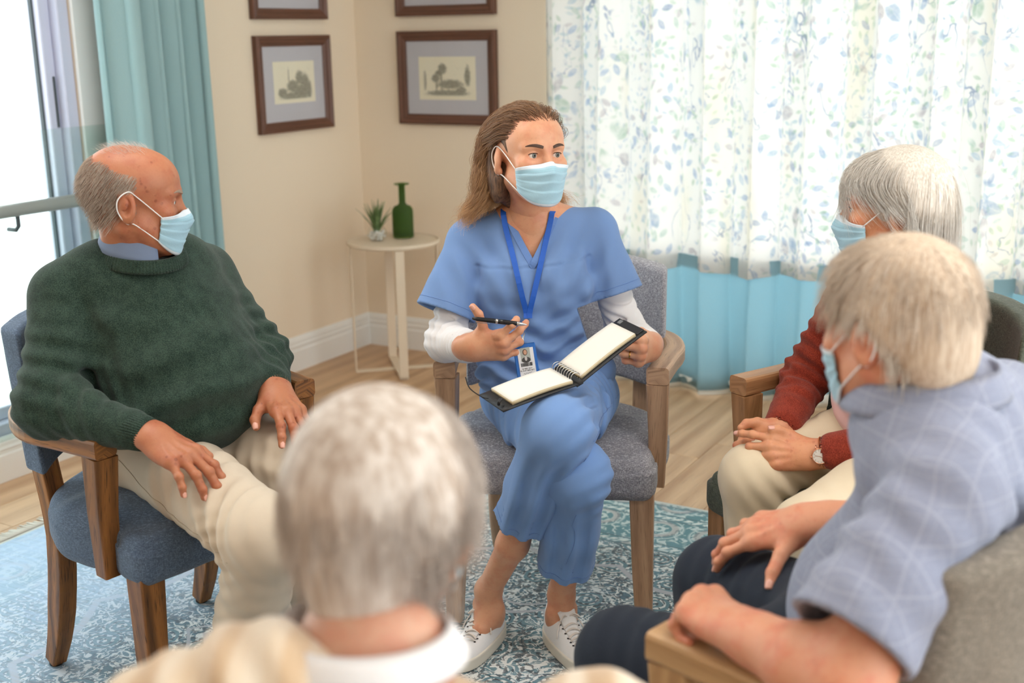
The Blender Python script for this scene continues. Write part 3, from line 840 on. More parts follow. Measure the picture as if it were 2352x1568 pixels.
P = np.zeros((ns_, nt_, 3))
for i in range(ns_):
    for j in range(nt_):
        s, t_ = RUG_L * i / (ns_ - 1), RUG_W * j / (nt_ - 1)
        e = min(s, RUG_L - s, t_, RUG_W - t_)
        P[i, j] = room(RUG_S0 + s, RUG_T0 + t_, .005)
vs, F, uv = sheet(P, .0075)
rug = empty('rug', room(RUG_S0 + RUG_L / 2, RUG_T0 + RUG_W / 2, 0), 'large pale blue and white persian patterned rug under the circle of chairs', 'rug')
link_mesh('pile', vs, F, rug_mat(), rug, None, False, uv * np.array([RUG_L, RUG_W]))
m = MB()
for s0, sg in ((RUG_S0, -1), (RUG_S0 + RUG_L, 1)):
    t_ = 0.0
    while t_ < RUG_W:
        a = room(s0, RUG_T0 + t_, .0105); ln = rg2.uniform(.055, .075); j = rg2.uniform(-.006, .006)
        m.tube([a, a + RW * sg * ln * .5 + LW * j - UP * .004, a + RW * sg * ln + LW * 2 * j - UP * .008], [.0026, .0028, .002], 4)
        t_ += .0062
fr = m.build('fringe', plain('ivory_fringe', lin(214, 210, 200), .95), rug, True); fr['kind'] = 'stuff'

# ------------------------------------------------------------------ armchairs
CH_WOOD = {'dark': wood('stained_oak', lin(74, 44, 20), lin(168, 110, 55), .95), 'mid': wood('natural_oak', lin(150, 114, 86), lin(206, 168, 134), .5), 'warm': wood('honey_oak', lin(136, 94, 58), lin(188, 140, 96), .4), 'pale': wood('pale_oak', lin(164, 122, 80), lin(206, 166, 120), .2)}
M['rubber'] = plain('black_glide', lin(24, 26, 28), .5)
def armchair(name, loc, yaw, cloth_m, wood_m, label, hs=.03):
    c, s_ = math.cos(yaw), math.sin(yaw)
    Rz = np.array([[c, -s_, 0], [s_, c, 0], [0, 0, 1.0]]); loc = np.asarray(loc, float)
    T = lambda p: np.asarray(p) @ Rz.T + loc
    o = empty(name, loc, label, 'chair')
    # seat: a front block and a rounded rear, crowned
    S = SDF(); S.box((0, -.10, .428), (.272, .16, .058), .034, .03)
    def drum(p):
        d2 = (np.sqrt((p[:, 0] / .285) ** 2 + ((p[:, 1] - .03) / .245) ** 2) - 1) * .25
        dz = np.abs(p[:, 2] - .428) - .058; r = .036
        a, b = d2 + r, dz + r
        return np.hypot(np.maximum(a, 0), np.maximum(b, 0)) + np.minimum(np.maximum(a, b), 0) - r
    S.add(drum, (0, .03, .428), .30, .05)
    for sx in (-1, 1):                                     # recess round the arm posts
        S.box((sx * .285, -.135, .42), (.022, .026, .12), .006, .02, 's')
    S.disp(lambda p: np.where(p[:, 2] > .45, .16 * (p[:, 0] ** 2 + (p[:, 1] + .0) ** 2) - .010, 0) + .0012 * wob(p, 9, 3))
    sdf_obj('seat', S, .0075, cloth_m, o, T)
    # curved upholstered back
    B = SDF()
    def shell(p):
        y = p[:, 1] - (p[:, 2] - .55) * .14
        q = np.hypot(p[:, 0], y + .13) - .385
        a = np.abs(q) - .032 + .012
        b = np.maximum(np.abs(p[:, 0]) - .272, -(y - .02)) + .012
        z = np.abs(p[:, 2] - .735 + .35 * p[:, 0] ** 2) - .165 + .012
        k = np.stack([a, b, z], 1)
        return np.linalg.norm(np.maximum(k, 0), axis=1) + np.minimum(k.max(1), 0) - .012
    B.add(shell, (0, .2, .74), .40, .01)
    B.disp(lambda p: .0010 * wob(p, 8, 5))
    sdf_obj('backrest', B, .0075, cloth_m, o, T)
    for sx in (-1, 1):
        m = MB()
        pts = spline([(sx * .268, -.165, .672), (sx * .285, -.04, .672), (sx * .300, .07, .672), (sx * .275, .165, .676), (sx * .205, .235, .682)], 18)
        m.sweep([T(p) for p in pts], .056, [.044] * 18, UP, .008); m.build('armrest', wood_m, o, False)
        m = MB(); m.sweep([T(p) for p in ((sx * .268, -.125, .375), (sx * .270, -.130, .52), (sx * .268, -.138, .650))], [.040, .048, .056], [.042, .050, .056], Rz @ V(0, 1, 0), .004)
        m.build('arm_post', wood_m, o)
        m = MB(); m.sweep([T(p) for p in ((sx * .236, -.215, .395), (sx * .240, -.217, .2), (sx * .246, -.220, .012 + .0))], [.060, .052, .040], [.060, .052, .040], Rz @ V(0, 1, 0), .004)
        m.build('leg', wood_m, o)
        m = MB(); pts = spline([(sx * .205, .262, .70), (sx * .205, .228, .55), (sx * .205, .195, .40), (sx * .207, .195, .28), (sx * .212, .225, .12), (sx * .215, .265, .014)], 16)
        m.sweep([T(p) for p in pts], [.046] * 12 + [.044, .042, .040, .038], [.052] * 8 + [.058] * 4 + [.052, .048, .044, .04], Rz @ V(0, 1, 0), .004)
        m.build('leg', wood_m, o)
        for gx, gy in ((.246, -.220), (.215, .265)):
            MB().lathe([(.014, .0), (.017, .003), (.017, .012), (.012, .0145)], T((sx * gx, gy, 0)), 14).build('glide', M['rubber'], o, True)
    return o
ZR = .0088
armchair('armchair', (.12, 3.03, ZR), RA(-10), weave('grey_melange', lin(120, 118, 125), lin(210, 208, 213), 800, .8, .4), CH_WOOD['mid'], 'grey tweed armchair with oak arms that the nurse in blue scrubs sits in')
armchair('armchair', (-.80, 2.67, ZR), RA(49.5), weave('slate_blue_cloth', lin(72, 86, 106), lin(116, 134, 158), 700, .8, .3), CH_WOOD['dark'], 'slate blue armchair with dark stained arms beneath the man in the green jumper')
armchair('armchair', (.80, 2.56, ZR), RA(-64.5), weave('olive_cloth', lin(70, 76, 66), lin(112, 116, 102), 700, .8, .3), CH_WOOD['warm'], 'olive green armchair of the woman in the rust red cardigan')
armchair('armchair', (.490, 1.620, ZR), RA(-127.7), weave('taupe_cloth', lin(112, 104, 94), lin(160, 150, 138), 650, .7, .3), CH_WOOD['pale'], 'taupe armchair with pale oak arms under the man in the checked shirt')

# ------------------------------------------------------------------ side table, bottle, plant
M['cream_metal'] = plain('cream_powder_coat', lin(226, 208, 184), .5)
TC = V(-.53, 5.37, 0); tx = unit(V(.97, .22, 0)); ty = V(-tx[1], tx[0], 0)
st = empty('side_table', TC, 'round cream metal side table on crossed flat legs in the corner', 'table')
MB().lathe([(.0, .588), (.200, .588), (.206, .590), (.210, .594), (.210, .606), (.206, .609), (.203, .606), (.200, .602), (0, .602)], TC, 56).build('table_top', M['cream_metal'], st, False)
for ax, zz in ((tx, 0), (ty, .0065)):
    for sg in (-1, 1):
        MB().sweep([TC + ax * sg * .196 + UP * .004, TC + ax * sg * .196 + UP * .588], .040, .006, ax, .001).build('leg', M['cream_metal'], st)
    MB().sweep([TC - ax * .199 + UP * (.0035 + zz), TC + ax * .199 + UP * (.0035 + zz)], .040, .006, UP, .001).build('foot_bar', M['cream_metal'], st)
t = NT('green_bottle_glass'); t.set(Base_Color=lin(122, 156, 92), Roughness=.06)
t.bsdf.inputs['Transmission Weight'].default_value = .80; t.bsdf.inputs['IOR'].default_value = 1.12
M['bottle'] = t.m
bt = MB().lathe([(0, .004), (.042, .0), (.048, .004), (.049, .012), (.049, .118), (.047, .132), (.038, .145), (.022, .152), (.0165, .158), (.0155, .168), (.0155, .236), (.018, .240), (.034, .243), (.035, .246), (.034, .249), (.014, .248), (.012, .240), (.012, .165), (.02, .155), (.036, .140), (.044, .128), (.0455, .115), (.0455, .012), (.04, .008), (0, .009)], V(-.490, 5.450, .603), 40).build('glass_bottle', M['bottle'], None, True)
tag(bt, 'green glass bottle vase with a flared lip on the side table', 'bottle')
pc = V(-.602, 5.370, .603)
pp = empty('potted_plant', pc, 'spiky green air plant in a clear bowl of white pebbles on the side table', 'plant')
M['clear'] = glass_mat('clear_bowl_glass', (.99, .995, .99, 1), .5)
MB().lathe([(0, 0), (.030, 0), (.040, .012), (.046, .030), (.044, .046), (.036, .058), (.034, .064), (.0325, .064), (.034, .057), (.042, .046), (.044, .030), (.038, .013), (.028, .003), (0, .003)], pc, 30).build('bowl', M['clear'], pp, True)
M['pebble'] = plain('white_pebble', lin(226, 222, 214), .5, vary=.06)
rgp = np.random.default_rng(4)
for k in range(46):
    a = rgp.uniform(0, 6.28); z = .008 + .034 * (k / 46); rr = (.034 if z > .015 else .024) * math.sqrt(rgp.uniform(0, 1))
    r0 = rgp.uniform(.0065, .0095)
    m = MB().lathe([(0, -r0 * .8), (r0 * .75, -r0 * .5), (r0, 0), (r0 * .7, r0 * .55), (0, r0 * .75)], pc + V(rr * math.cos(a), rr * math.sin(a), z), 7)
    m.build('pebble', M['pebble'], pp, True)
t = NT('air_plant_leaf'); t.set(Base_Color=t.ramp(t.noise(t.coord(), 40, 2), [(.3, lin(84, 110, 62)), (.8, lin(134, 156, 104))]), Roughness=.6); M['leaf'] = t.m
for k in range(34):
    a = rgp.uniform(0, 6.28); ln = rgp.uniform(.085, .160); lean = rgp.uniform(.08, .75) if k > 6 else rgp.uniform(0, .15)
    d = V(math.cos(a), math.sin(a), 0); b0 = pc + UP * .036 + d * .006
    pts = [b0 + d * (ln * lean * u ** 1.3) + UP * (ln * (u - .25 * lean * u * u)) for u in (0, .25, .5, .75, 1)]
    sd = unit(np.cross(d, UP)); w = .0062
    m = MB(); vv = []
    for u, p in zip((1, .95, .75, .45, .02), pts): vv += [p - sd * w * u + d * .001, p - d * w * .35 * u, p + sd * w * u + d * .001]
    fs = []
    for i in range(4):
        for j in range(2): fs.append((i * 3 + j, i * 3 + j + 1, i * 3 + j + 4, i * 3 + j + 3))
    vb = [tuple(np.array(v) + d * .0012) for v in vv]
    fs2 = [tuple(x + 15 for x in f[::-1]) for f in fs]
    m.put(vv + vb, fs + fs2 + [(0, 3, 18, 15), (3, 6, 21, 18), (6, 9, 24, 21), (9, 12, 27, 24), (2, 17, 20, 5), (5, 20, 23, 8), (8, 23, 26, 11), (11, 26, 29, 14)])
    m.build('leaf', M['leaf'], pp, True)

# ------------------------------------------------------------------ people: shared anatomy
def skin(name, col, red, rough=.5, spots=0.0, wrinkle=.12):
    t = NT(name); o = t.coord()
    n = t.noise(o, 26, 4, .6); n2 = t.noise(o, 160, 3)
    c = t.mix(t.math('MULTIPLY', t.step(n, .42, .68), .6), col, red)
    c = t.mix(t.math('MULTIPLY', t.step(n2, .52, .72), .18), c, tuple(x * .7 for x in col[:3]) + (1,))
    if spots:
        v = t.node('TexVoronoi', feature='F1'); t.link(o, v.inputs['Vector']); v.inputs['Scale'].default_value = 70
        c = t.mix(t.math('MULTIPLY', t.math('MULTIPLY', t.step(v.outputs['Distance'], .32, .2), t.step(n, .5, .62)), spots), c, tuple(x * .5 for x in red[:3]) + (1,))
    t.set(Base_Color=c, Roughness=rough)
    b = t.bsdf.inputs; b['Subsurface Weight'].default_value = .12; b['Subsurface Radius'].default_value = (1, .35, .2); b['Subsurface Scale'].default_value = .006
    b['Specular IOR Level'].default_value = .4
    t.bump(t.math('ADD', t.noise(o, 420, 3, .6), t.math('MULTIPLY', t.noise(o, 120, 3, .6, .8), .8)), wrinkle, .0015)
    return t.m
def head_frame(c, f, up=(0, 0, 1), roll=0.0):
    f = unit(f); X = unit(np.cross(f, up)) * -1.0
    # the person's left is +X: for f = -Y it is +X
    X = unit(np.cross(np.asarray(up, float), -f)) * -1 if False else unit(np.cross(up, f)); Z = np.cross(X, -f)
    if roll:
        X, Z = X * math.cos(roll) + Z * math.sin(roll), Z * math.cos(roll) - X * math.sin(roll)
    return np.asarray(c, float), np.stack([X, -f, Z], 1)
class Head:
    """local frame: face to -y, person's left +x, up +z, origin between the ears at eye level"""
    def __init__(s, c, f, scale=1.0, roll=0.0, up=(0, 0, 1), fem=False, age=0.0):
        s.c, s.R = head_frame(c, f, up, roll); s.k = scale; s.fem = fem
        S = s.S = SDF()
        S.ell((0, .016, .034), (.0755, .094, .079), .03)
        S.ell((0, -.036, .036), (.062, .056, .056), .035)
        S.ell((0, -.040, -.038), (.057 if fem else .060, .053, .074), .03)
        jw = .047 if fem else .053
        for x in (-1, 1):
            S.rc((x * jw, -.008, -.052), (x * .020, -.070, -.098), .017, .016, .03)
            S.ell((x * .043, -.064, -.022), (.022, .018, .017), .02)
            S.rc((x * .014, -.0865, .019), (x * .046, -.070, .019), .008 if fem else .0105, .008, .014)
        S.ell((0, -.074, -.098), (.022, .018, .018), .02)
        for x in (-1, 1): S.ell((x * .031, -.0985, .001), (.0205, .0175, .0125), .012, 's')
        S.rc((0, -.0855, .012), (0, -.1085, -.037), .0075, .0105, .012)
        for x in (-1, 1): S.ell((x * .0125, -.0985, -.041), (.0085, .0105, .008), .008)
        S.rc((-.018, -.0895, -.066), (.018, -.0895, -.066), .006, .006, .012)
        S.rc((-.016, -.0875, -.077), (.016, -.0875, -.077), .0065, .0065, .010)
        S.rc((-.022, -.095, -.0715), (.022, -.095, -.0715), .0015, .0015, .004, 's')
        for x in (-1, 1):                                         # lids round the eyeball, with the opening
            S.ell((x * .031, -.0725, 0), (.0145, .0142, .0138), .004)
            S.ell((x * .0312, -.0885, -.0008), (.0136 if not fem else .0150, .0128, .0046 if not fem else .0060), .0025, 's')
        for x in (-1, 1):                                         # ears
            ax = unit(V(x * .86, .5, .1)); up_ = unit(V(x * .18, .25, 1)); ay = np.cross(up_, ax); Re = np.stack([ax, ay, np.cross(ax, ay)], 1)
            ec = V(x * .0775, .016, -.010)
            S.ell(ec, (.0095, .0185, .0315), .008, 'u', Re)
            S.ell(ec + ax * .0085 - unit(V(0, 1, 0)) * .002, (.0065, .0105, .019), .004, 's', Re)
            S.ell(ec + ax * .003 + V(0, .004, .006), (.004, .008, .012), .004, 'u', Re)
            S.ell(ec + V(-x * .002, -.006, -.027), (.006, .008, .009), .006)
            S.ell(ec + ax * .0035 + V(0, -.0125, -.004), (.004, .005, .007), .004, 'u', Re)
    def w(s, p): return (np.asarray(p, float) * s.k) @ s.R.T + s.c
    def l(s, p): return ((np.asarray(p, float) - s.c) @ s.R) / s.k
    def neck(s, base, r0=.052, r1=.060):
        b = s.l(base)
        s.S.rc((0, .022, -.045), (b[0], b[1], b[2]), r0, r1, .03)
        for x in (-1, 1): s.S.rc((x * .05, .02, -.06), (b[0] + x * .016, b[1] - .05, b[2] + .012), .012, .010, .018)
        return b
    def mesh(s, h=.0026, zmin=None):
        lo = None
        P, F = s.S.mesh(h / s.k)
        return s.w(P), F
    def local_bvh(s):
        P, F = s.S.mesh(.005)
        return BVHTree.FromPolygons([tuple(p) for p in P], [tuple(int(i) for i in f) for f in F])
def uv_sphere(c, r, R=None, n=20, m=12):
    m_ = MB(); prof = [(r * math.sin(math.pi * i / m), -r * math.cos(math.pi * i / m)) for i in range(m + 1)]
    return m_.lathe(prof, c, n, R)
M['eyewhite'] = plain('eye_white', lin(222, 214, 206), .15)
M['lash'] = plain('lash_dark', lin(40, 28, 24), .6)
def add_eyes(h, root, iris=(92, 98, 88), gaze=(0, -1, 0), lash=True, brow=None):
    im = plain('iris', lin(*iris), .1, vary=.25); pm = plain('pupil', (.004, .004, .004, 1), .05)
    for x in (-1, 1):
        c = h.w((x * .031, -.0722, 0)); r = .0122 * h.k
        e = uv_sphere(c, r).build('eye', M['eyewhite'], root, True)
        g = unit(h.R @ unit(gaze)); a = unit(np.cross(g, h.R[:, 2])); Rg = np.stack([a, np.cross(g, a), g], 1)
        pr = [(.0058 * h.k * q, r * math.sqrt(1 - (.0058 * .0122 ** -1 * q) ** 2) + .0003) for q in (1, .7, .4, 0)]
        MB().lathe(pr, c, 18, Rg).build('iris', im, e, True)
        MB().lathe([(.0025 * h.k, r * .985 + .0006), (0, r + .0007)], c, 14, Rg).build('pupil', pm, e, True)
        if lash:
            pts = [h.w((x * .031 + .0128 * math.cos(a) * 1.02, -.0725 - .0138 * math.sqrt(max(0, 1 - (.9 * math.cos(a)) ** 2)) * .98 - .0006, .0008 + .0052 * math.sin(a))) for a in np.linspace(.1, math.pi - .1, 12)]
            MB().tube(pts, [.0004] + [.0009] * 10 + [.0004], 5).build('eyelashes', M['lash'], root, True)
        if brow:
            pts = []
            for q in np.linspace(0, 1, 9):
                p = V(x * (.013 + .038 * q), -.15, .0185 + .0065 * math.sin(q * 2.3) - .002 * q)
                lo, hi = -.15, -.03
                ys = np.linspace(-.12, -.04, 90); dd = h.S(np.stack([np.full(90, p[0]), ys, np.full(90, p[2])], 1)); k = np.argmax(dd < 0)
                pts.append(h.w((p[0], ys[k] - .0005, p[2])))
            MB().sweep(pts, [.006, .0072, .0075, .0075, .007, .006, .005, .0035, .0015], [.0026] * 8 + [.0012], h.R @ V(0, -1, .15), .0004).build('eyebrow', brow, root, True)
# pleated surgical mask
def mask_mat():
    t = NT('pleated_mask_cloth'); uv = t.node('UVMap').outputs[0]; q = t.sep(uv); v = q[1]
    blue, white = lin(164, 200, 216), lin(222, 230, 238)
    c = t.mix(t.step(v, .085, .10), white, blue)
    c = t.mix(t.step(v, .93, .95), c, white)
    c = t.mix(t.math('MULTIPLY', t.step(t.math('ABSOLUTE', t.math('SUBTRACT', v, .165)), .022, .016), .35), c, lin(140, 190, 206))
    dots = t.step(t.math('SINE', t.math('MULTIPLY', q[0], 420)), .0, .4)
    for yy in (.14, .20): c = t.mix(t.math('MULTIPLY', t.math('MULTIPLY', t.step(t.math('ABSOLUTE', t.math('SUBTRACT', v, yy)), .006, .003), dots), .5), c, lin(90, 130, 150))
    t.set(Base_Color=c, Roughness=.75); t.bsdf.inputs['Sheen Weight'].default_value = .2
    t.bump(t.noise(t.mapping(uv, (40, 26, 1)), 1, 3), .12, .003)
    return t.m
M['mask'] = mask_mat(); M['loop'] = plain('white_elastic', lin(238, 236, 234), .8)
def add_mask(h, root, seed=1, top=-.022, width=1.02, sidetop=-.030, sidebot=-.083, bottom=-.120):
    bv = h.local_bvh(); nu, nv = 49, 41
    r = np.zeros((nu, nv)); Zs = np.zeros((nu, nv)); th = np.linspace(-width, width, nu)
    cy = -.012
    for i in range(nu):
        e = abs(th[i]) / width
        zt = top + (sidetop - top) * e ** 2.2 + .006 * math.exp(-(th[i] / .16) ** 2); zb = bottom + (sidebot - bottom) * e ** 2.0
        for j in range(nv):
            z = zt + (zb - zt) * j / (nv - 1); Zs[i, j] = z
            d = V(math.sin(th[i]), -math.cos(th[i]), 0)
            hit = bv.ray_cast(Vector(V(0, cy, max(z, -.100)) + d * .25), Vector(-d))
            r[i, j] = .25 - hit[3] if hit[0] is not None else .06
    r0 = r.copy()
    for it in range(160):
        q = r.copy()
        q[:, 1:-1] = np.maximum(q[:, 1:-1], (q[:, :-2] + q[:, 2:]) / 2)
        if it < 60: q[1:-1] = np.maximum(q[1:-1], (q[:-2] + q[2:]) / 2)
        r = q
    # the top edge hugs cheek and nose, the lower edge tucks under the chin
    J = np.linspace(0, 1, nv)[None, :]; e = (np.abs(th) / width)[:, None]
    rr = r0 * 1.0; hug = np.clip(1 - J / .16, 0, 1) ** 1.5
    r = r * (1 - hug * .7) + r0 * hug * .7
    r = r + .0035 + .004 * np.sin(np.pi * J) * (1 - e ** 2)
    saw = lambda x: (x - np.floor(x))
    pl = np.clip((J - .24) / .62, 0, 1); r = r + .0026 * np.where((J > .24) & (J < .86), 1 - saw(pl * 3), 0) * (1 - .3 * e)
    rs = np.random.default_rng(seed); ph = rs.uniform(0, 6, 6)
    cr = np.sin(th[:, None] * 9 + J * 14 + ph[0]) * np.sin(J * 9 - th[:, None] * 4 + ph[1])
    r = r + .0012 * cr * (J > .2) - .006 * np.clip((J - .90) / .10, 0, 1) ** 2 * (1 - e ** 4)
    P = np.zeros((nu, nv, 3))
    P[..., 0] = r * np.sin(th)[:, None]; P[..., 1] = cy - r * np.cos(th)[:, None]; P[..., 2] = Zs
    vs, F, uv = sheet(P, .0012)
    mk = link_mesh('face_mask', h.w(vs), F, M['mask'], root, None, True, uv)
    for x, i in ((-1, 1), (1, nu - 2)):
        a, b = P[i, 2], P[i, nv - 3]
        ear = [V(x * .074, -.006, .010), V(x * .0815, .014, .0225), V(x * .0835, .034, .006), V(x * .0815, .034, -.020), V(x * .0785, .016, -.044), V(x * .074, .000, -.046)]
        pts = spline([a] + ear + [b], 40)
        MB().tube([h.w(p) for p in pts], .0014, 6).build('ear_loop', M['loop'], mk, True)
    return P
# ---- hair as real strands
def hair_mat(name, root_c, tip_c, rough=.45, vary=.35):
    t = NT(name); hi = t.node('HairInfo')
    c = t.mix(t.math('POWER', hi.outputs['Intercept'], .65), root_c, tip_c)
    at_ = t.node('Attribute'); at_.attribute_name = 'tone'
    c = t.mix(at_.outputs['Fac'], tuple(x * .62 for x in root_c[:3]) + (1,), c)
    c = t.mix(t.math('MULTIPLY', hi.outputs['Random'], vary), c, tuple(x * .45 for x in root_c[:3]) + (1,))
    t.set(Base_Color=c, Roughness=rough); t.bsdf.inputs['Specular IOR Level'].default_value = .5
    return t.m
def shell_mat(name, c1, c2, scale=(260, 260, 26)):
    t = NT(name); o = t.coord()
    n = t.noise(t.mapping(o, scale), 1, 3, .6)
    t.set(Base_Color=t.mix(t.step(n, .35, .65), c1, c2), Roughness=.6); t.bump(n, .25, .002)
    return t.m
def strands(name, paths, rad, mat, parent, tip=.25):
    """paths (N, K, 3) in world coordinates"""
    N, K = paths.shape[:2]
    cu = bpy.data.hair_curves.new(name); cu.add_curves([K] * N)
    cu.position_data.foreach_set('vector', (paths - _org[parent.name]).astype(np.float32).ravel())
    at_ = cu.attributes.get('radius') or cu.attributes.new('radius', 'FLOAT', 'POINT')
    w = np.linspace(1, tip, K); rr = np.repeat((w[None, :] * np.asarray(rad).reshape(-1, 1)) * np.ones((N, 1)), 1, 0)
    at_.data.foreach_set('value', rr.astype(np.float32).ravel())
    tn = cu.attributes.new('tone', 'FLOAT', 'CURVE'); mid = paths[:, min(2, K - 1)] - paths.reshape(-1, 3).mean(0)
    tn.data.foreach_set('value', np.clip(.74 + .36 * wob(mid, 15, 5) + .22 * wob(mid, 60, 8), 0, 1).astype(np.float32))
    cu.materials.append(mat)
    o = bpy.data.objects.new(name, cu); COL.objects.link(o); o.parent = parent; _org[o.name] = _org[parent.name]
    return o
def grow(S, roots, d0, length, K, grav, stiff=.7, off=.004, jitter=.15, seed=0, curl=0.0, clump=None):
    """let strands run over the scalp and fall; all in one frame"""
    r = np.random.default_rng(seed); N = len(roots)
    P = np.zeros((N, K, 3), np.float32); P[:, 0] = roots
    d = d0 / (np.linalg.norm(d0, axis=1)[:, None] + 1e-9)
    st = (length / (K - 1))[:, None]; offs = (off * r.uniform(.3, 1.6, N)) if np.isscalar(off) else off
    g = grav if callable(grav) else np.asarray(grav, np.float32); ph = r.uniform(0, 6.28, N)
    for k in range(1, K):
        gd = g(P[:, k - 1]) if callable(grav) else g[None, :]
        d = d * stiff + gd * (1 - stiff) + r.normal(0, jitter, (N, 3)) * (.4 if k < 3 else .2)
        if curl: d = d + curl * np.stack([np.sin(k * .9 + ph), np.cos(k * .8 + ph), 0 * ph], 1)
        d = d / (np.linalg.norm(d, axis=1)[:, None] + 1e-9)
        q = P[:, k - 1] + d * st
        for _ in range(2):
            dist = S(q); mk = dist < offs * min(1, k / 2.0)
            if mk.any(): q[mk] += S.grad(q[mk]) * (offs[mk] * min(1, k / 2.0) - dist[mk])[:, None]
        d = q - P[:, k - 1]; d = d / (np.linalg.norm(d, axis=1)[:, None] + 1e-9)
        P[:, k] = q
    return P
def wave(P, lam, amp, seed=0, start=.25):
    """bend grown strands into soft locks that share a phase with their neighbours"""
    N, K = P.shape[:2]; root = P[:, 0]; L = np.linalg.norm(np.diff(P, axis=1), axis=2).cumsum(1); L = np.concatenate([np.zeros((N, 1)), L], 1)
    ph = 2.6 * wob(root, 18, seed, 1) + 1.2 * wob(root, 50, seed + 1, 1); w = np.clip(L / L[:, -1:] - start, 0, 1) / (1 - start)
    T = np.gradient(P, axis=1); T /= np.linalg.norm(T, axis=2)[:, :, None] + 1e-9
    nrm = root - root.mean(0); nrm /= np.linalg.norm(nrm, axis=1)[:, None] + 1e-9
    S1 = np.cross(T, nrm[:, None, :]); s = np.sin(L / lam * 6.283 + ph[:, None]) * w * amp; c = np.cos(L / lam * 6.283 + ph[:, None] + .8) * w * amp
    return (P + S1 * s[:, :, None] + nrm[:, None, :] * (c * .7 + np.abs(w * amp) * .5)[:, :, None]).astype(np.float32)
def scalp(S, n, test, seed=0, c=(0, .016, .034), rmax=.2):
    """random points on the head where test(points) holds"""
    r = np.random.default_rng(seed); out = []
    tot = 0
    while tot < n:
        v = r.normal(size=(n * 2, 3)); v /= np.linalg.norm(v, axis=1)[:, None]
        p = np.asarray(c) + v * .1
        for _ in range(5): p = p - v * S(p)[:, None]
        p = p[test(p)]; out.append(p); tot += len(p)
    return np.concatenate(out)[:n]
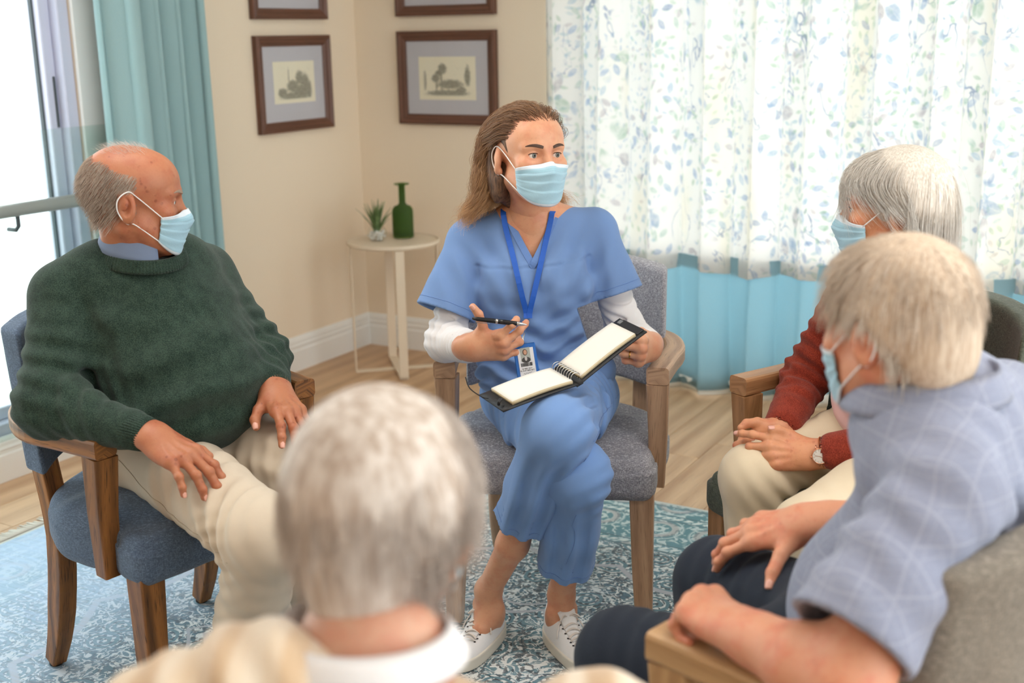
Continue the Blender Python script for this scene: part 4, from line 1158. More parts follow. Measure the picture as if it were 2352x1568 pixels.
# ---- hands
FL = {'index': (.044, .026, .0215), 'middle': (.049, .031, .0225), 'ring': (.045, .029, .022), 'pinky': (.035, .021, .0195)}
FM = {'index': (.090, .0285, .001), 'middle': (.094, .0080, .004), 'ring': (.088, -.0125, .002), 'pinky': (.078, -.0315, -.003)}
FR = {'index': .0094, 'middle': .0097, 'ring': .0091, 'pinky': .0079}
class Hand:
    def __init__(s, W, X, Z, side, flex, thumb, scale=1.0, old=0.0):
        """W wrist, X to the fingers, Z out of the back of the hand; flex[finger] = (f1, f2, f3, spread) degrees"""
        s.W = np.asarray(W, float); X = unit(X); Z = unit(np.asarray(Z, float) - X * (np.asarray(Z, float) @ X)); Y = np.cross(Z, X) * (1 if side == 'R' else -1)
        s.A = np.stack([X, Y, Z], 1) * scale; s.k = scale; s.X, s.Y, s.Z = X, Y, Z
        w = s.w; k = scale
        S = s.S = SDF()
        for fn, r0, r1 in (('index', .025, .0155), ('middle', .026, .0165), ('ring', .026, .0160), ('pinky', .023, .0145)):
            m_ = FM[fn]; S.flat(w((.004, m_[1] * .35, 0)), w((m_[0] - .004, m_[1], m_[2] - .004)), r0 * k, r1 * k, Z, .62, .018 * k)
        S.flat(w((-.03, 0, .0)), w((.012, 0, 0)), .0285 * k, .0275 * k, Z, .70, .02 * k)
        S.ell(w((.034, .027, -.012)), (.030 * k, .015 * k, .014 * k), .014 * k, 'u', np.stack([X, Y, Z], 1))
        S.ell(w((.045, -.028, -.010)), (.032 * k, .012 * k, .013 * k), .014 * k, 'u', np.stack([X, Y, Z], 1))
        F = SDF(); s.tips = {}; s.joints = {}
        for fn in FL:
            m0 = V(*FM[fn]); f1, f2, f3, sp = flex[fn]; a = 0; p = m0; pts = [m0]
            for ln, fx in zip(FL[fn], (f1, f2, f3)):
                a += RA(fx); d = V(math.cos(a) * math.cos(RA(sp)), math.cos(a) * math.sin(RA(sp)), -math.sin(a))
                p = p + d * ln; pts.append(p)
            r = FR[fn] * k; one = SDF(); wp = [w(q) for q in pts]
            one.rc(wp[0] - s.X * .012 * k, wp[0], r * 1.06, r * 1.12, .004)
            one.rc(wp[0], wp[1], r * 1.08, r * 1.0, .004); one.rc(wp[1], wp[2], r * 1.02, r * .92, .003); one.rc(wp[2], wp[3] - (wp[3] - wp[2]) * .25, r * .92, r * .80, .003)
            sd = V(math.cos(a) * math.cos(RA(sp)), math.cos(a) * math.sin(RA(sp)), -math.sin(a)); nr = V(math.sin(a) * math.cos(RA(sp)), math.sin(a) * math.sin(RA(sp)), math.cos(a))
            one.rc(wp[1] + (s.A @ V(0, 0, .001)) * 1, wp[1], r * 1.07, r * 1.05, .004)
            if old:
                for q in (1, 2):
                    one.rc(wp[q] + unit(s.A @ nr) * r * .35, wp[q] + unit(s.A @ nr) * r * .35, r * .82, r * .82, .004)
            F.sub(one, .0016, 'u'); s.tips[fn] = (wp[3] - (wp[3] - wp[2]) * .32, unit(s.A @ sd), unit(s.A @ nr), r * .80); s.joints[fn] = wp
            S.rc(w(m0 + V(-.002, 0, .0035)), w(m0 + V(-.002, 0, .0035)), .0095 * k, .0095 * k, .010)
            if old: S.rc(w((.025, m0[1] * .45, .013)), w(m0 + V(-.008, 0, .0085)), .0022 * k, .003 * k, .006)
        tp = [w(q) for q in thumb]
        th = SDF(); th.rc(tp[0], tp[1], .0155 * k, .0120 * k, .006); th.rc(tp[1], tp[2], .0118 * k, .0108 * k, .004); th.rc(tp[2], tp[3] - (tp[3] - tp[2]) * .25, .0112 * k, .0088 * k, .004)
        S.sub(F, .009 * k); S.sub(th, .012 * k)
        td = unit(tp[3] - tp[2]); bend = (tp[2] - tp[1]); nz = unit(np.cross(td, np.cross(s.Z * 1.0 + s.Y * .7, td)))
        s.tips['thumb'] = (tp[3] - (tp[3] - tp[2]) * .3, td, nz, .0092 * k)
    def w(s, p): return s.W + s.A @ np.asarray(p, float)
    def nails(s, root, mat, skip=()):
        for fn, (c, d, n, r) in s.tips.items():
            if fn in skip: continue
            sd = np.cross(n, d); Rn = np.stack([sd, d, n], 1)
            G = np.zeros((7, 6, 3))
            for i in range(7):
                for j in range(6):
                    u = -1 + 2 * i / 6; v = j / 5; ww = r * .72 * (1 - .25 * (abs(2 * v - 1)) ** 3)
                    G[i, j] = c + sd * ww * u + d * r * (-.55 + 1.75 * v) + n * (r * (math.sqrt(max(0, 1 - (.72 * u) ** 2)) + .02 - .14 * v * v))
            vs, F, uv = sheet(G, .0007); link_mesh('fingernail', vs, F, mat, root)
TH_REST = ((.020, .022, -.008), (.050, .045, -.014), (.080, .056, -.018), (.104, .060, -.022))
M['nail'] = plain('fingernail', lin(226, 168, 150), .25)
def forearm(S, wrist, elbow, X, Z, k=1.0, r=.043):
    w, e = np.asarray(wrist, float), np.asarray(elbow, float); d = e - w
    S.flat(w - unit(d) * 0, w + d * .25, .0285 * k, .033 * k, Z, .75, .02)
    S.rc(w + d * .22, w + d * .65, .031 * k, r * k, .03); S.rc(w + d * .65, e, r * k, r * .95 * k, .03)
def join(pieces):
    vs, fs, n = [], [], 0
    for P, F in pieces:
        vs.append(P); fs.append(F + n); n += len(P)
    return np.concatenate(vs), np.concatenate(fs)
def person(name, pieces, mat, base, label):
    P, F = join(pieces)
    o = link_mesh(name, P, F, mat, None, base)
    return tag(o, label, 'person')
def band(name, c, axis, r0, r1, length, ribs, mat, parent, depth=.0012, thick=.004, squash=(1, 1), ref=None, flare=None):
    """ribbed knit band (cuff, neckband): a tube wall whose surface is ribbed"""
    axis = unit(axis); a = unit(np.cross(axis, ref if ref is not None else (UP if abs(axis[2]) < .9 else V(1, 0, 0)))); b = np.cross(axis, a)
    n = ribs * 4; prof = []
    G = []
    for r_off, zs in ((0, np.linspace(0, 1, 6)), (-thick, np.linspace(1, 0, 4))):
        for z in zs:
            rr = r0 + (r1 - r0) * z + r_off + (.002 * math.sin(math.pi * z) if r_off == 0 else 0)
            row = []
            for j in range(n):
                ph = 6.28318 * j / n; q = rr + (depth * math.cos(ph * ribs) if r_off == 0 else 0)
                row.append(c + axis * length * z + a * math.cos(ph) * q * squash[0] + b * math.sin(ph) * q * squash[1])
            G.append(row)
    k = len(G); vs = [p for row in G for p in row]
    fs = [(i * n + j, i * n + (j + 1) % n, ((i + 1) % k) * n + (j + 1) % n, ((i + 1) % k) * n + j) for i in range(k) for j in range(n)]
    return link_mesh(name, np.array(vs), np.array(fs), mat, parent)

# ------------------------------------------------------------------ man in the green jumper
def inner_body(S, pts):
    """coarse torso and limbs under the clothes, so the figure is one body"""
    for a, b, ra, rb in pts: S.rc(a, b, ra, rb, .04)
M['skin_man'] = skin('tanned_skin', lin(182, 118, 86), lin(168, 92, 66), .46, .5, .2)
g_f, g_l = unit(V(.76, -.65, 0)), unit(V(.65, .76, 0))
gR = np.stack([g_l, -g_f, UP], 1)
gsR, gsL = V(-.985, 2.600, .955), V(-.745, 2.850, .950)
geR, gwR = V(-.990, 2.440, .752), V(-.742, 2.338, .712)
geL, gwL = V(-.600, 2.775, .760), V(-.540, 2.610, .722)
gh = Head(V(-.822, 2.620, 1.165), (.94, .31, -.10), 1.02)
gneck = V(-.846, 2.682, .985)
gh.neck(gneck, .054, .064)
g_handR = Hand(gwR, V(.135, -.068, -.058), V(.28, -.25, .92), 'R', {'index': (14, 28, 14, 4), 'middle': (16, 26, 14, 0), 'ring': (18, 26, 14, -5), 'pinky': (20, 24, 12, -16)}, TH_REST, 1.04, 1)
g_handL = Hand(gwL, V(.085, -.150, -.048), V(.25, -.05, .96), 'L', {'index': (12, 24, 10, 6), 'middle': (14, 26, 12, 0), 'ring': (16, 26, 12, -6), 'pinky': (18, 24, 12, -14)}, ((.020, .024, -.008), (.046, .050, -.020), (.070, .064, -.030), (.092, .066, -.040)), 1.04, 1)
forearm(g_handR.S, gwR, geR, g_handR.X, g_handR.Z, 1.0, .042); forearm(g_handL.S, gwL, geL, g_handL.X, g_handL.Z, 1.0, .042)
gB = SDF()
gpel = V(-.835, 2.715, .585)
hipR, hipL = V(-.830, 2.620, .575), V(-.715, 2.775, .575)
kneeR, kneeL = V(-.500, 2.215, .540), V(-.425, 2.455, .560)
ankR, ankL = V(-.618, 2.400, .100), V(-.585, 2.790, .110)
inner_body(gB, [(gpel, gneck, .11, .07), (gsR, gsL, .05, .05), (gsR, geR, .045, .04), (gsL, geL, .045, .04), (hipR, kneeR, .07, .055), (hipL, kneeL, .07, .055), (kneeR, ankR, .05, .035), (kneeL, ankL, .05, .035), (hipR, hipL, .08, .08), (gneck, V(-.83, 2.65, 1.06), .05, .05)])
gman = person('person', [gh.mesh(.0024), g_handR.S.mesh(.0021), g_handL.S.mesh(.0021), gB.mesh(.011)], M['skin_man'], V(-.80, 2.67, .0088),
              'balding man in a dark green jumper and beige trousers turned towards the nurse')
add_eyes(gh, gman, (96, 84, 70), (0, -1, 0), False, plain('grey_brow', lin(150, 128, 110), .8))
add_mask(gh, gman, 3)
g_handR.nails(gman, M['nail'], ('thumb',)); g_handL.nails(gman, M['nail'])
# jumper
GN = V(-.826, 2.652, 1.036)
J = SDF()
J.ell((-.745, 2.630, .735), (.205, .178, .165), .06, 'u', gR)
J.ell((-.800, 2.672, .870), (.198, .140, .150), .08, 'u', gR)
J.ell((-.84, 2.70, .660), (.190, .130, .100), .06, 'u', gR)
J.chain([gsR, V(-.912, 2.645, .985), gneck - UP * .01, V(-.785, 2.760, .982), gsL], [.072, .074, .086, .074, .072], .06)
J.chain([gsR + V(-.002, 0, -.01), geR, gwR + (geR - gwR) * .26], [.074, .066, .045], .035)
J.chain([gsL + V(.002, 0, -.01), geL, gwL + (geL - gwL) * .26], [.073, .063, .045], .035)
J.rc(GN + UP * .075, GN + V(.02, -.02, .20), .094, .10, .012, 's')       # neck opening
J.ell(V(-.86, 2.73, .50), (.26, .26, .085), .03, 's')
for it in ((geR + V(-.01, .02, .05), V(.2, .3, 1), .045, .0055, .11, 1), (geR + V(.08, -.03, .02), V(1, -.3, .5), .04, .0045, .09, 2),
           (geL + V(0, .02, .03), V(-.3, .2, 1), .045, .006, .10, 3), (geL + V(.03, -.06, 0), V(.3, -1, .1), .035, .0045, .08, 4),
           (V(-.70, 2.48, .765), V(-.25, .1, 1), .10, .014, .13, 1.9), (V(-.63, 2.56, .775), V(-.5, .3, 1), .07, .006, .09, 5),
           (V(-.93, 2.54, .86), V(.8, -.2, .5), .07, .006, .10, 6), (V(-.70, 2.75, .87), V(.8, .2, -.5), .06, .005, .09, 7), (V(-.80, 2.57, .90), V(.1, 0, 1), .10, .003, .15, 8)):
    J.disp(folds(it[0], it[1], it[2], it[3], it[4], it[5]))
J.disp(lambda p: .0025 * wob(p, 4, 12))
def heather(name, dark, light):
    t = NT(name); o = t.coord(); n = t.noise(o, 520, 3, .7); m_ = t.noise(o, 40, 3)
    c = t.mix(t.step(t.math('MULTIPLY_ADD', m_, .25, n), .48, .80), dark, light)
    t.set(Base_Color=c, Roughness=.95); t.bsdf.inputs['Sheen Weight'].default_value = .12; t.bsdf.inputs['Sheen Roughness'].default_value = .5
    t.bsdf.inputs['Specular IOR Level'].default_value = .15
    t.bump(t.math('ADD', n, t.math('MULTIPLY', t.noise(o, 900, 2), .6)), .35, .002); return t.m
M['green_knit'] = heather('green_wool', lin(30, 44, 37), lin(62, 80, 69))
jum = sdf_obj('jumper', J, .0052, M['green_knit'], gman)
for w, e in ((gwR, geR), (gwL, geL)):
    d = unit(e - w); band('cuff', w + d * .010, d, .0380, .0440, .072, 44, M['green_knit'], jum, .0011, .004, (1.0, .9))
band('neckband', GN - UP * .012, unit(V(.14, -.14, 1)), .100, .090, .028, 84, M['green_knit'], jum, .0010, .006, (1.0, 1.0))
# shirt collar standing inside the neckband
def collar(name, c, axis, fwd, r, h_, open_, lap, mat, parent, th=.0022):
    axis = unit(axis); fwd = unit(np.asarray(fwd, float) - axis * (np.asarray(fwd, float) @ axis)); sd = np.cross(axis, fwd)
    n, k = 44, 9; G = np.zeros((n, k, 3))
    for i in range(n):
        a = open_ + (2 * math.pi - 2 * open_) * i / (n - 1); d = fwd * math.cos(a) + sd * math.sin(a); e = abs(i / (n - 1) - .5) * 2
        for j in range(k):
            u = j / (k - 1)
            if u < .5: q = u / .5; rr = r + .002 * q; z = h_ * q
            else: q = (u - .5) / .5; rr = r + .002 + .012 * math.sin(q * 1.3) + .010 * q * e; z = h_ * (1 - q * (.82 + lap * e ** 6))
            G[i, j] = c + d * rr + axis * z
    vs, F, uv = sheet(G, th); return link_mesh(name, vs, F, mat, parent, None, True, uv)
M['blue_shirt'] = cloth('grey_blue_oxford', lin(118, 132, 158), .05, 60, .1)
collar('shirt_collar', GN + V(-.006, .006, .006), V(.16, -.14, 1), (.80, -.35, 0), .074, .058, .45, .3, M['blue_shirt'], gman)
# trousers
Tm = SDF()
Tm.chain([hipR, kneeR], [.098, .080], .05); Tm.chain([hipL, kneeL], [.098, .080], .04)
Tm.chain([kneeR, (kneeR + ankR) / 2, ankR + UP * .0], [.079, .072, .066], .03); Tm.chain([kneeL, (kneeL + ankL) / 2, ankL], [.079, .072, .066], .03)
Tm.ell(gpel, (.180, .125, .110), .05, 'u', gR)
for a, b in ((kneeR, ankR), (kneeL, ankL)): Tm.rc(b, b - unit(a - b) * .12, .06, .062, .004, 's')
for it in ((kneeR + V(-.07, .08, -.05), V(-.2, .4, 1), .035, .006, .085, 1), (kneeR + V(-.10, .02, .01), V(1, -.6, .5), .045, .007, .10, 2), ((hipR + kneeR) / 2 + V(0, 0, .05), V(.8, -.3, .3), .05, .0050, .12, 3),
           (gpel + V(.10, -.09, .06), V(.5, .8, .2), .04, .005, .10, 4), ((kneeR + ankR) / 2, V(.3, -.2, 1), .06, .004, .12, 5), (hipL + V(.10, -.10, .06), V(.6, -.4, .3), .05, .005, .11, 6), (kneeL + V(-.05, .05, 0), V(.3, .2, 1), .05, .004, .10, 7)):
    Tm.disp(folds(it[0], it[1], it[2], it[3], it[4], it[5]))
Tm.disp(lambda p: .002 * wob(p, 6, 3))
M['chino'] = cloth('beige_chino', lin(208, 192, 172), .05, 30, .10)
tr = sdf_obj('trousers', Tm, .0055, M['chino'], gman)
def surf(S, P, lift=.0008):
    """slide points onto the surface of S"""
    P = np.array(P, np.float32)
    for _ in range(7): P = P - S.grad(P) * S(P)[:, None]
    return P + S.grad(P) * lift
def seam(name, S, pts, mat, parent, r=.0007, n=40):
    P = list(surf(S, spline(pts, n)))
    MB().tube(P, r, 5).build(name, mat, parent, True)
M['chino_seam'] = cloth('chino_stitching', lin(188, 170, 148), .05)
seam('side_seam', Tm, [hipR + V(-.06, -.06, .02), (hipR + kneeR) / 2 + V(-.06, -.05, -.02), kneeR + V(-.06, -.05, -.03)], M['chino_seam'], tr)
seam('fly_seam', Tm, [gpel + V(.08, -.08, .10), gpel + V(.13, -.11, .05), gpel + V(.15, -.12, .0)], M['chino_seam'], tr)
seam('pocket_seam', Tm, [hipR + V(-.03, -.02, .09), hipR + V(.03, -.06, .09), hipR + V(.06, -.11, .03)], M['chino_seam'], tr)
# shoes
M['tan_shoe'] = plain('brown_grey_suede', lin(118, 100, 86), .85, bumpscale=200); M['sole'] = plain('dark_sole', lin(60, 56, 54), .7)
def simple_shoe(heel, toe, upper, sole, parent, w=.042):
    heel, toe = np.asarray(heel, float), np.asarray(toe, float); d = toe - heel; L = np.linalg.norm(d); d = d / L; sd = np.cross(d, UP)
    S = SDF(); S.ell(heel + d * .045 + UP * .055, (.036, .05, .05), .03, 'u', np.stack([sd, d, UP], 1)); S.ell(heel + d * L * .62 + UP * .038, (w, L * .40, .034), .03, 'u', np.stack([sd, d, UP], 1)); S.rc(heel + d * .05 + UP * .07, heel + d * .055 + UP * .12, .042, .044, .02)
    S.box(heel + d * L * .5 - UP * .06, (.2, .3, .075), .005, .004, 's', np.stack([sd, d, UP], 1))
    u = sdf_obj('shoe', S, .005, upper, parent)
    Q = SDF()
    def so(p):
        q = (p - heel) @ np.stack([sd, d, UP], 1); y = q[:, 1] / L
        wd = w * (.80 + .28 * np.sin(np.clip(y, 0, 1) * 2.6 + .2)); dx = np.abs(q[:, 0]) - wd * np.sqrt(np.clip(1 - (2 * y - 1) ** 6, .001, 1)); dy = np.abs(q[:, 1] - L / 2) - L / 2 - .004; dz = np.abs(q[:, 2] - .010) - .010
        return np.maximum(np.maximum(dx, dy), dz) * .8
    Q.add(so, heel + d * L / 2, L * .62, .01)
    sdf_obj('shoe_sole', Q, .005, sole, u); return u
simple_shoe(V(-.66, 2.465, .0088), V(-.46, 2.30, .0088), M['tan_shoe'], M['sole'], gman); simple_shoe(V(-.62, 2.86, .0088), V(-.47, 2.66, .0088), M['tan_shoe'], M['sole'], gman)
# fringe of short grey hair round a bald crown
test = lambda p: (p[:, 2] > -.062) & (((p[:, 1] > -.004 + .30 * np.maximum(p[:, 2], 0) + .006 * wob(p, 30, 2)) & (p[:, 2] < .046 + .50 * np.maximum(p[:, 1], 0) + .012 * wob(p, 40, 1)) & (np.hypot(np.abs(p[:, 0]) - .078, p[:, 1] - .014) > .020 + 0 * p[:, 2])) | ((p[:, 1] > -.004) & (p[:, 2] > .028) & (p[:, 2] < .055 + .2 * np.maximum(p[:, 1], 0)))) & ((p[:, 2] > -.04) | (p[:, 1] > .04))
rt = scalp(gh.S, 5200, test, 5)
d0 = gh.S.grad(rt) * .15 + np.array([0, .6, -.8])
Pg = grow(gh.S, rt, d0, np.random.default_rng(1).uniform(.012, .026, len(rt)), 6, (0, .5, -.9), .7, .0016, .2, 2)
hm_g = hair_mat('grey_brown_hair', lin(160, 136, 118), lin(224, 206, 190), .5, .35)
strands('hair', gh.w(Pg.reshape(-1, 3)).reshape(Pg.shape), np.full(len(rt), .00042), hm_g, gman)
test = lambda p: (p[:, 2] > .094) & (np.abs(p[:, 0] + .01 * wob(p, 30, 7)) < .045) & (np.abs(p[:, 1] - .02) < .045 + .02 * wob(p, 40, 9))
rt = scalp(gh.S, 300, test, 6); d0 = gh.S.grad(rt) * .5 + np.array([0, .6, .0])
Pg = grow(gh.S, rt, d0, np.random.default_rng(1).uniform(.008, .022, len(rt)), 5, (0, .9, .1), .8, .005, .30, 2)
strands('wispy_hair', gh.w(Pg.reshape(-1, 3)).reshape(Pg.shape), np.full(len(rt), .00022), hair_mat('white_wisps', lin(226, 214, 204), lin(246, 240, 236)), gman)

# ------------------------------------------------------------------ nurse in blue scrubs
M['skin_nurse'] = skin('warm_skin', lin(216, 158, 124), lin(208, 134, 104), .42, 0, .10)
nh = Head(V(.050, 2.905, 1.217), (.44, -.90, .07), 1.0, -.03, fem=True)
nneck = V(.050, 2.985, 1.050)
nh.neck(nneck, .046, .052)
nsR, nsL = V(-.100, 3.005, .992), V(.212, 3.020, 1.012)
neR, nwR = V(-.168, 2.925, .752), V(-.092, 2.742, .783)
neL, nwL = V(.296, 3.010, .748), V(.338, 2.812, .758)
n_handR = Hand(nwR, V(.86, -.40, .16), V(.25, -.92, -.08), 'R',
               {'index': (8, 78, 40, 34), 'middle': (30, 52, 20, 26), 'ring': (48, 72, 40, 4), 'pinky': (46, 66, 40, -14)},
               ((.018, .024, -.006), (.040, .054, -.010), (.040, .088, -.008), (.030, .120, -.002)), .92)
n_handL = Hand(nwL, V(-.40, -.86, .12), V(.88, -.42, -.10), 'L',
               {'index': (58, 74, 40, 4), 'middle': (66, 76, 40, 0), 'ring': (70, 78, 40, -3), 'pinky': (72, 78, 38, -8)},
               ((.020, .024, -.008), (.050, .042, -.018), (.078, .046, -.030), (.098, .038, -.044)), .93)
forearm(n_handR.S, nwR, neR, n_handR.X, n_handR.Z, .90, .036); forearm(n_handL.S, nwL, neL, n_handL.X, n_handL.Z, .90, .036)
nB = SDF(); npel = V(.095, 3.060, .580)
nhR, nhL = V(.010, 3.010, .575), V(.185, 3.000, .580)
nkR, nkL = V(.142, 2.540, .535), V(.096, 2.505, .650)
naR, naL = V(.112, 2.735, .098), V(-.070, 2.740, .112)
inner_body(nB, [(npel, nneck, .10, .07), (nsR, nsL, .045, .045), (nsR, neR, .036, .034), (nsL, neL, .036, .034), (nhR, nkR, .06, .045), (nhL, nkL, .06, .045), (nhR, nhL, .07, .07)])
nC = SDF()                                         # chest shown in the V of the neck
nC.ell((.050, 3.000, .985), (.140, .072, .085), .05); nC.rc(nneck, V(.050, 2.985, .95), .054, .075, .03)
nC.chain([nsR + V(.02, 0, .005), nneck + V(-.02, .01, -.01), nneck + V(.02, .01, -.01), nsL + V(-.02, 0, .005)], [.05, .052, .052, .05], .04)
for x in (-1, 1): nC.rc(nneck + V(x * .018, -.052, -.052), nneck + V(x * .10, -.030, -.036), .0065, .006, .014)
nL_ = SDF()                                        # calves, ankles and feet
for k, a, toe in ((nkR, naR, V(.190, 2.600, .035)), (nkL, naL, V(-.140, 2.625, .035))):
    nL_.chain([k + V(0, 0, -.02), k + (a - k) * .3 + V(0, .022, 0), k + (a - k) * .62 + V(0, .010, 0), a + V(0, 0, .045), a], [.044, .046, .036, .030, .032], .025)
    d = unit(toe - a); sd = unit(np.cross(d, UP))
    for x in (-1, 1): nL_.ell(a + sd * x * .030 + UP * .005, (.012, .014, .014), .014)
    nL_.ell(a - unit(V(d[0], d[1], 0)) * .022 - UP * .040, (.024, .024, .034), .03); nL_.rc(a - UP * .02, a + (toe - a) * .28 - UP * .022, .033, .024, .03)
    nL_.rc(a - unit(V(d[0], d[1], 0)) * .034 + UP * .06, a - unit(V(d[0], d[1], 0)) * .042 - UP * .03, .011, .012, .02)
nurse = person('person', [nh.mesh(.0020), n_handR.S.mesh(.0018), n_handL.S.mesh(.0018), nC.mesh(.0045), nL_.mesh(.004), nB.mesh(.011)], M['skin_nurse'], V(.10, 3.0, .0088),
               'nurse in blue scrubs with legs crossed, holding a pen and an open notebook')
M['brow'] = plain('dark_brow', lin(74, 50, 38), .7)
add_eyes(nh, nurse, (104, 112, 108), (.10, -1, -.02), True, M['brow'])
add_mask(nh, nurse, 6, -.020)
n_handR.nails(nurse, M['nail'], ('index', 'middle', 'ring')); n_handL.nails(nurse, M['nail'])
# gold ring on the left ring finger
M['gold'] = plain('gold', lin(222, 170, 92), .22, 1.0)
q = n_handL.joints['ring']; c = q[0] + (q[1] - q[0]) * .62; ax = unit(q[1] - q[0]); a = unit(np.cross(ax, UP)); Rr = np.stack([a, np.cross(ax, a), ax], 1)
MB().lathe([(.0088, -.0014), (.0098, -.0014), (.0100, 0), (.0098, .0014), (.0088, .0014), (.0086, 0), (.0088, -.0014)], c, 24, Rr).build('finger_ring', M['gold'], nurse, True)
# white long-sleeved shirt under the scrubs: the sleeves below the scrub hems
M['white_knit'] = cloth('white_jersey', lin(232, 228, 228), .03, 40, .12)
for w, e, sh, fl_ in ((nwR, neR, nsR + V(-.02, -.02, -.07), ((neR + V(.01, -.03, .01), unit(nwR - neR) + V(0, 0, .3), .024, .0050, .075, 1), (neR + V(-.02, .02, .05), V(.2, .2, 1), .03, .004, .07, 2), (nwR + (neR - nwR) * .35, unit(nwR - neR), .018, .0028, .06, 3))),
                      (nwL, neL, nsL + V(.02, 0, -.07), ((neL + V(.01, -.02, .03), V(.1, -.5, 1), .022, .0045, .09, 4),))):
    U = SDF(); U.chain([sh, e, w + (e - w) * .18], [.046, .045, .040], .03)
    U.rc(w - unit(e - w) * .03, w + (e - w) * .32, .031, .033, .003, 's')
    for it in fl_: U.disp(folds(it[0], it[1], it[2], it[3], it[4], it[5]))
    sdf_obj('undershirt_sleeve', U, .0042, M['white_knit'], nurse)
# scrub top
T_ = SDF()
T_.ell((.055, 2.990, .910), (.146, .108, .140), .06); T_.ell((.070, 2.985, .770), (.142, .112, .150), .08); T_.ell((.088, 2.995, .650), (.182, .132, .085), .06)
for x in (-.066, .074): T_.ell((.055 + x, 2.915, .900), (.060, .045, .058), .05)
T_.chain([nsR, nneck + V(-.050, .012, -.028), nneck + V(.050, .012, -.028), nsL], [.060, .050, .050, .060], .05)
ehR, ehL = V(-.166, 2.945, .822), V(.262, 2.990, .852)
T_.chain([nsR + V(0, 0, -.01), ehR], [.060, .078], .016); T_.chain([nsL + V(0, 0, -.01), ehL], [.060, .076], .016)
T_.box(V(.09, 2.95, .515), (.30, .40, .085), .01, .01, 's')
def vneck(p):                                                               # V opening: wedge from the collarbones to its point
    q = p - np.asarray(VN, np.float32)
    h = np.clip(q[:, 2] / .118, -.2, 1.3)
    w = .070 * h * (1 - .12 * h)
    return np.maximum(np.maximum((np.abs(q[:, 0] - .0 * h) - w) * .9, -q[:, 2] * .8), np.maximum(q[:, 1] - .135, -q[:, 1] - .06))
VN = V(.054, 2.915, .958)
T_.add(vneck, VN + V(0, 0, .08), .16, .004, 's')
T_.rc(nneck + V(0, -.004, .0), nneck + V(.0, -.02, .12), .060, .070, .008, 's')
for it in ((V(-.055, 2.93, .91), V(1, .1, .5), .06, .0075, .09, 1), (V(.165, 2.93, .91), V(1, -.1, -.5), .06, .0075, .09, 2.5), (V(.08, 2.885, .70), V(.25, .2, 1), .055, .008, .13, 3), (V(.17, 2.90, .74), V(-.5, 0, 1), .045, .008, .10, 4), (V(-.02, 2.90, .69), V(.5, .2, 1), .05, .009, .10, 5),
           (ehR + V(.03, -.04, .06), V(1, .5, .1), .05, .0035, .08, 6), (ehL + V(-.02, -.05, .06), V(1, -.3, .2), .05, .0035, .08, 7), (V(.05, 2.88, .83), V(.9, 0, .4), .08, .0050, .12, 8), (V(-.08, 2.97, .66), V(.2, .6, 1), .04, .007, .08, 2)):
    T_.disp(folds(it[0], it[1], it[2], it[3], it[4], it[5]))
def yoke(p):                                                                # stitched yoke seam across the chest
    z = .946 + .055 * (p[:, 0] - .056) + .25 * (p[:, 0] - .056) ** 2
    return np.where((p[:, 1] < 2.99) & (np.abs(p[:, 0] - .056) < .145), .0020 * np.exp(-((p[:, 2] - z) / .0035) ** 2) - .0010 * np.exp(-((p[:, 2] - z - .009) / .004) ** 2), 0)
T_.disp(yoke); T_.disp(lambda p: .0012 * wob(p, 7, 2))
for s0, e0 in ((nsR, ehR), (nsL, ehL)):                                    # open sleeve ends, cut flat at the hem
    d = unit(e0 - s0); cdir = np.stack([unit(np.cross(d, V(0, 1, 0))), np.cross(d, unit(np.cross(d, V(0, 1, 0)))), d], 1)
    T_.hollow(e0, d, .05, .0085, .10); T_.box(e0 + d * .075, (.10, .10, .075), .001, .001, 's', cdir)
M['scrub'] = cloth('blue_scrub_cotton', lin(112, 142, 190), .04, 20, .06, .15)
M['scrub_hem'] = cloth('blue_scrub_hem', lin(104, 136, 192), .04, 20, .06, .15)
stop = sdf_obj('scrub_top', T_, .0042, M['scrub'], nurse)
# the V band with overlapping point
for sx in (-1, 1):
    pts = []
    for h in np.linspace(-.10, .86, 22):
        w_ = .070 * h * (1 - .12 * h); p = V(VN[0] + sx * w_, 2.86, VN[2] + .118 * h)
        ys = np.linspace(2.84, 3.06, 120); dd = T_(np.stack([np.full(120, p[0] + sx * .006), ys, np.full(120, p[2])], 1)); kx = np.argmax(dd < 0)
        pts.append(V(p[0] + sx * .004, ys[kx] - (.0012 if sx < 0 else .0022), p[2]))
    for i in range(1, len(pts) - 1): pts[i][1] = (pts[i - 1][1] + pts[i][1] + pts[i + 1][1]) / 3
    MB().sweep(pts, .017, .0035, V(0, -1, .25), .0008).build('neck_band', M['scrub_hem'], stop)
for e0, s0 in ((ehR, nsR), (ehL, nsL)):                                    # sleeve hem stitching
    d = unit(e0 - s0); a = unit(np.cross(d, V(0, 1, 0))); b = np.cross(d, a); P = []
    for t_ in np.linspace(0, 6.2832, 60):
        P.append(e0 - d * .020 + (a * math.cos(t_) + b * math.sin(t_)) * .076)
    MB().tube(list(surf(T_, P, .0002)), .0009, 4).build('sleeve_hem', M['scrub_hem'], stop, True)
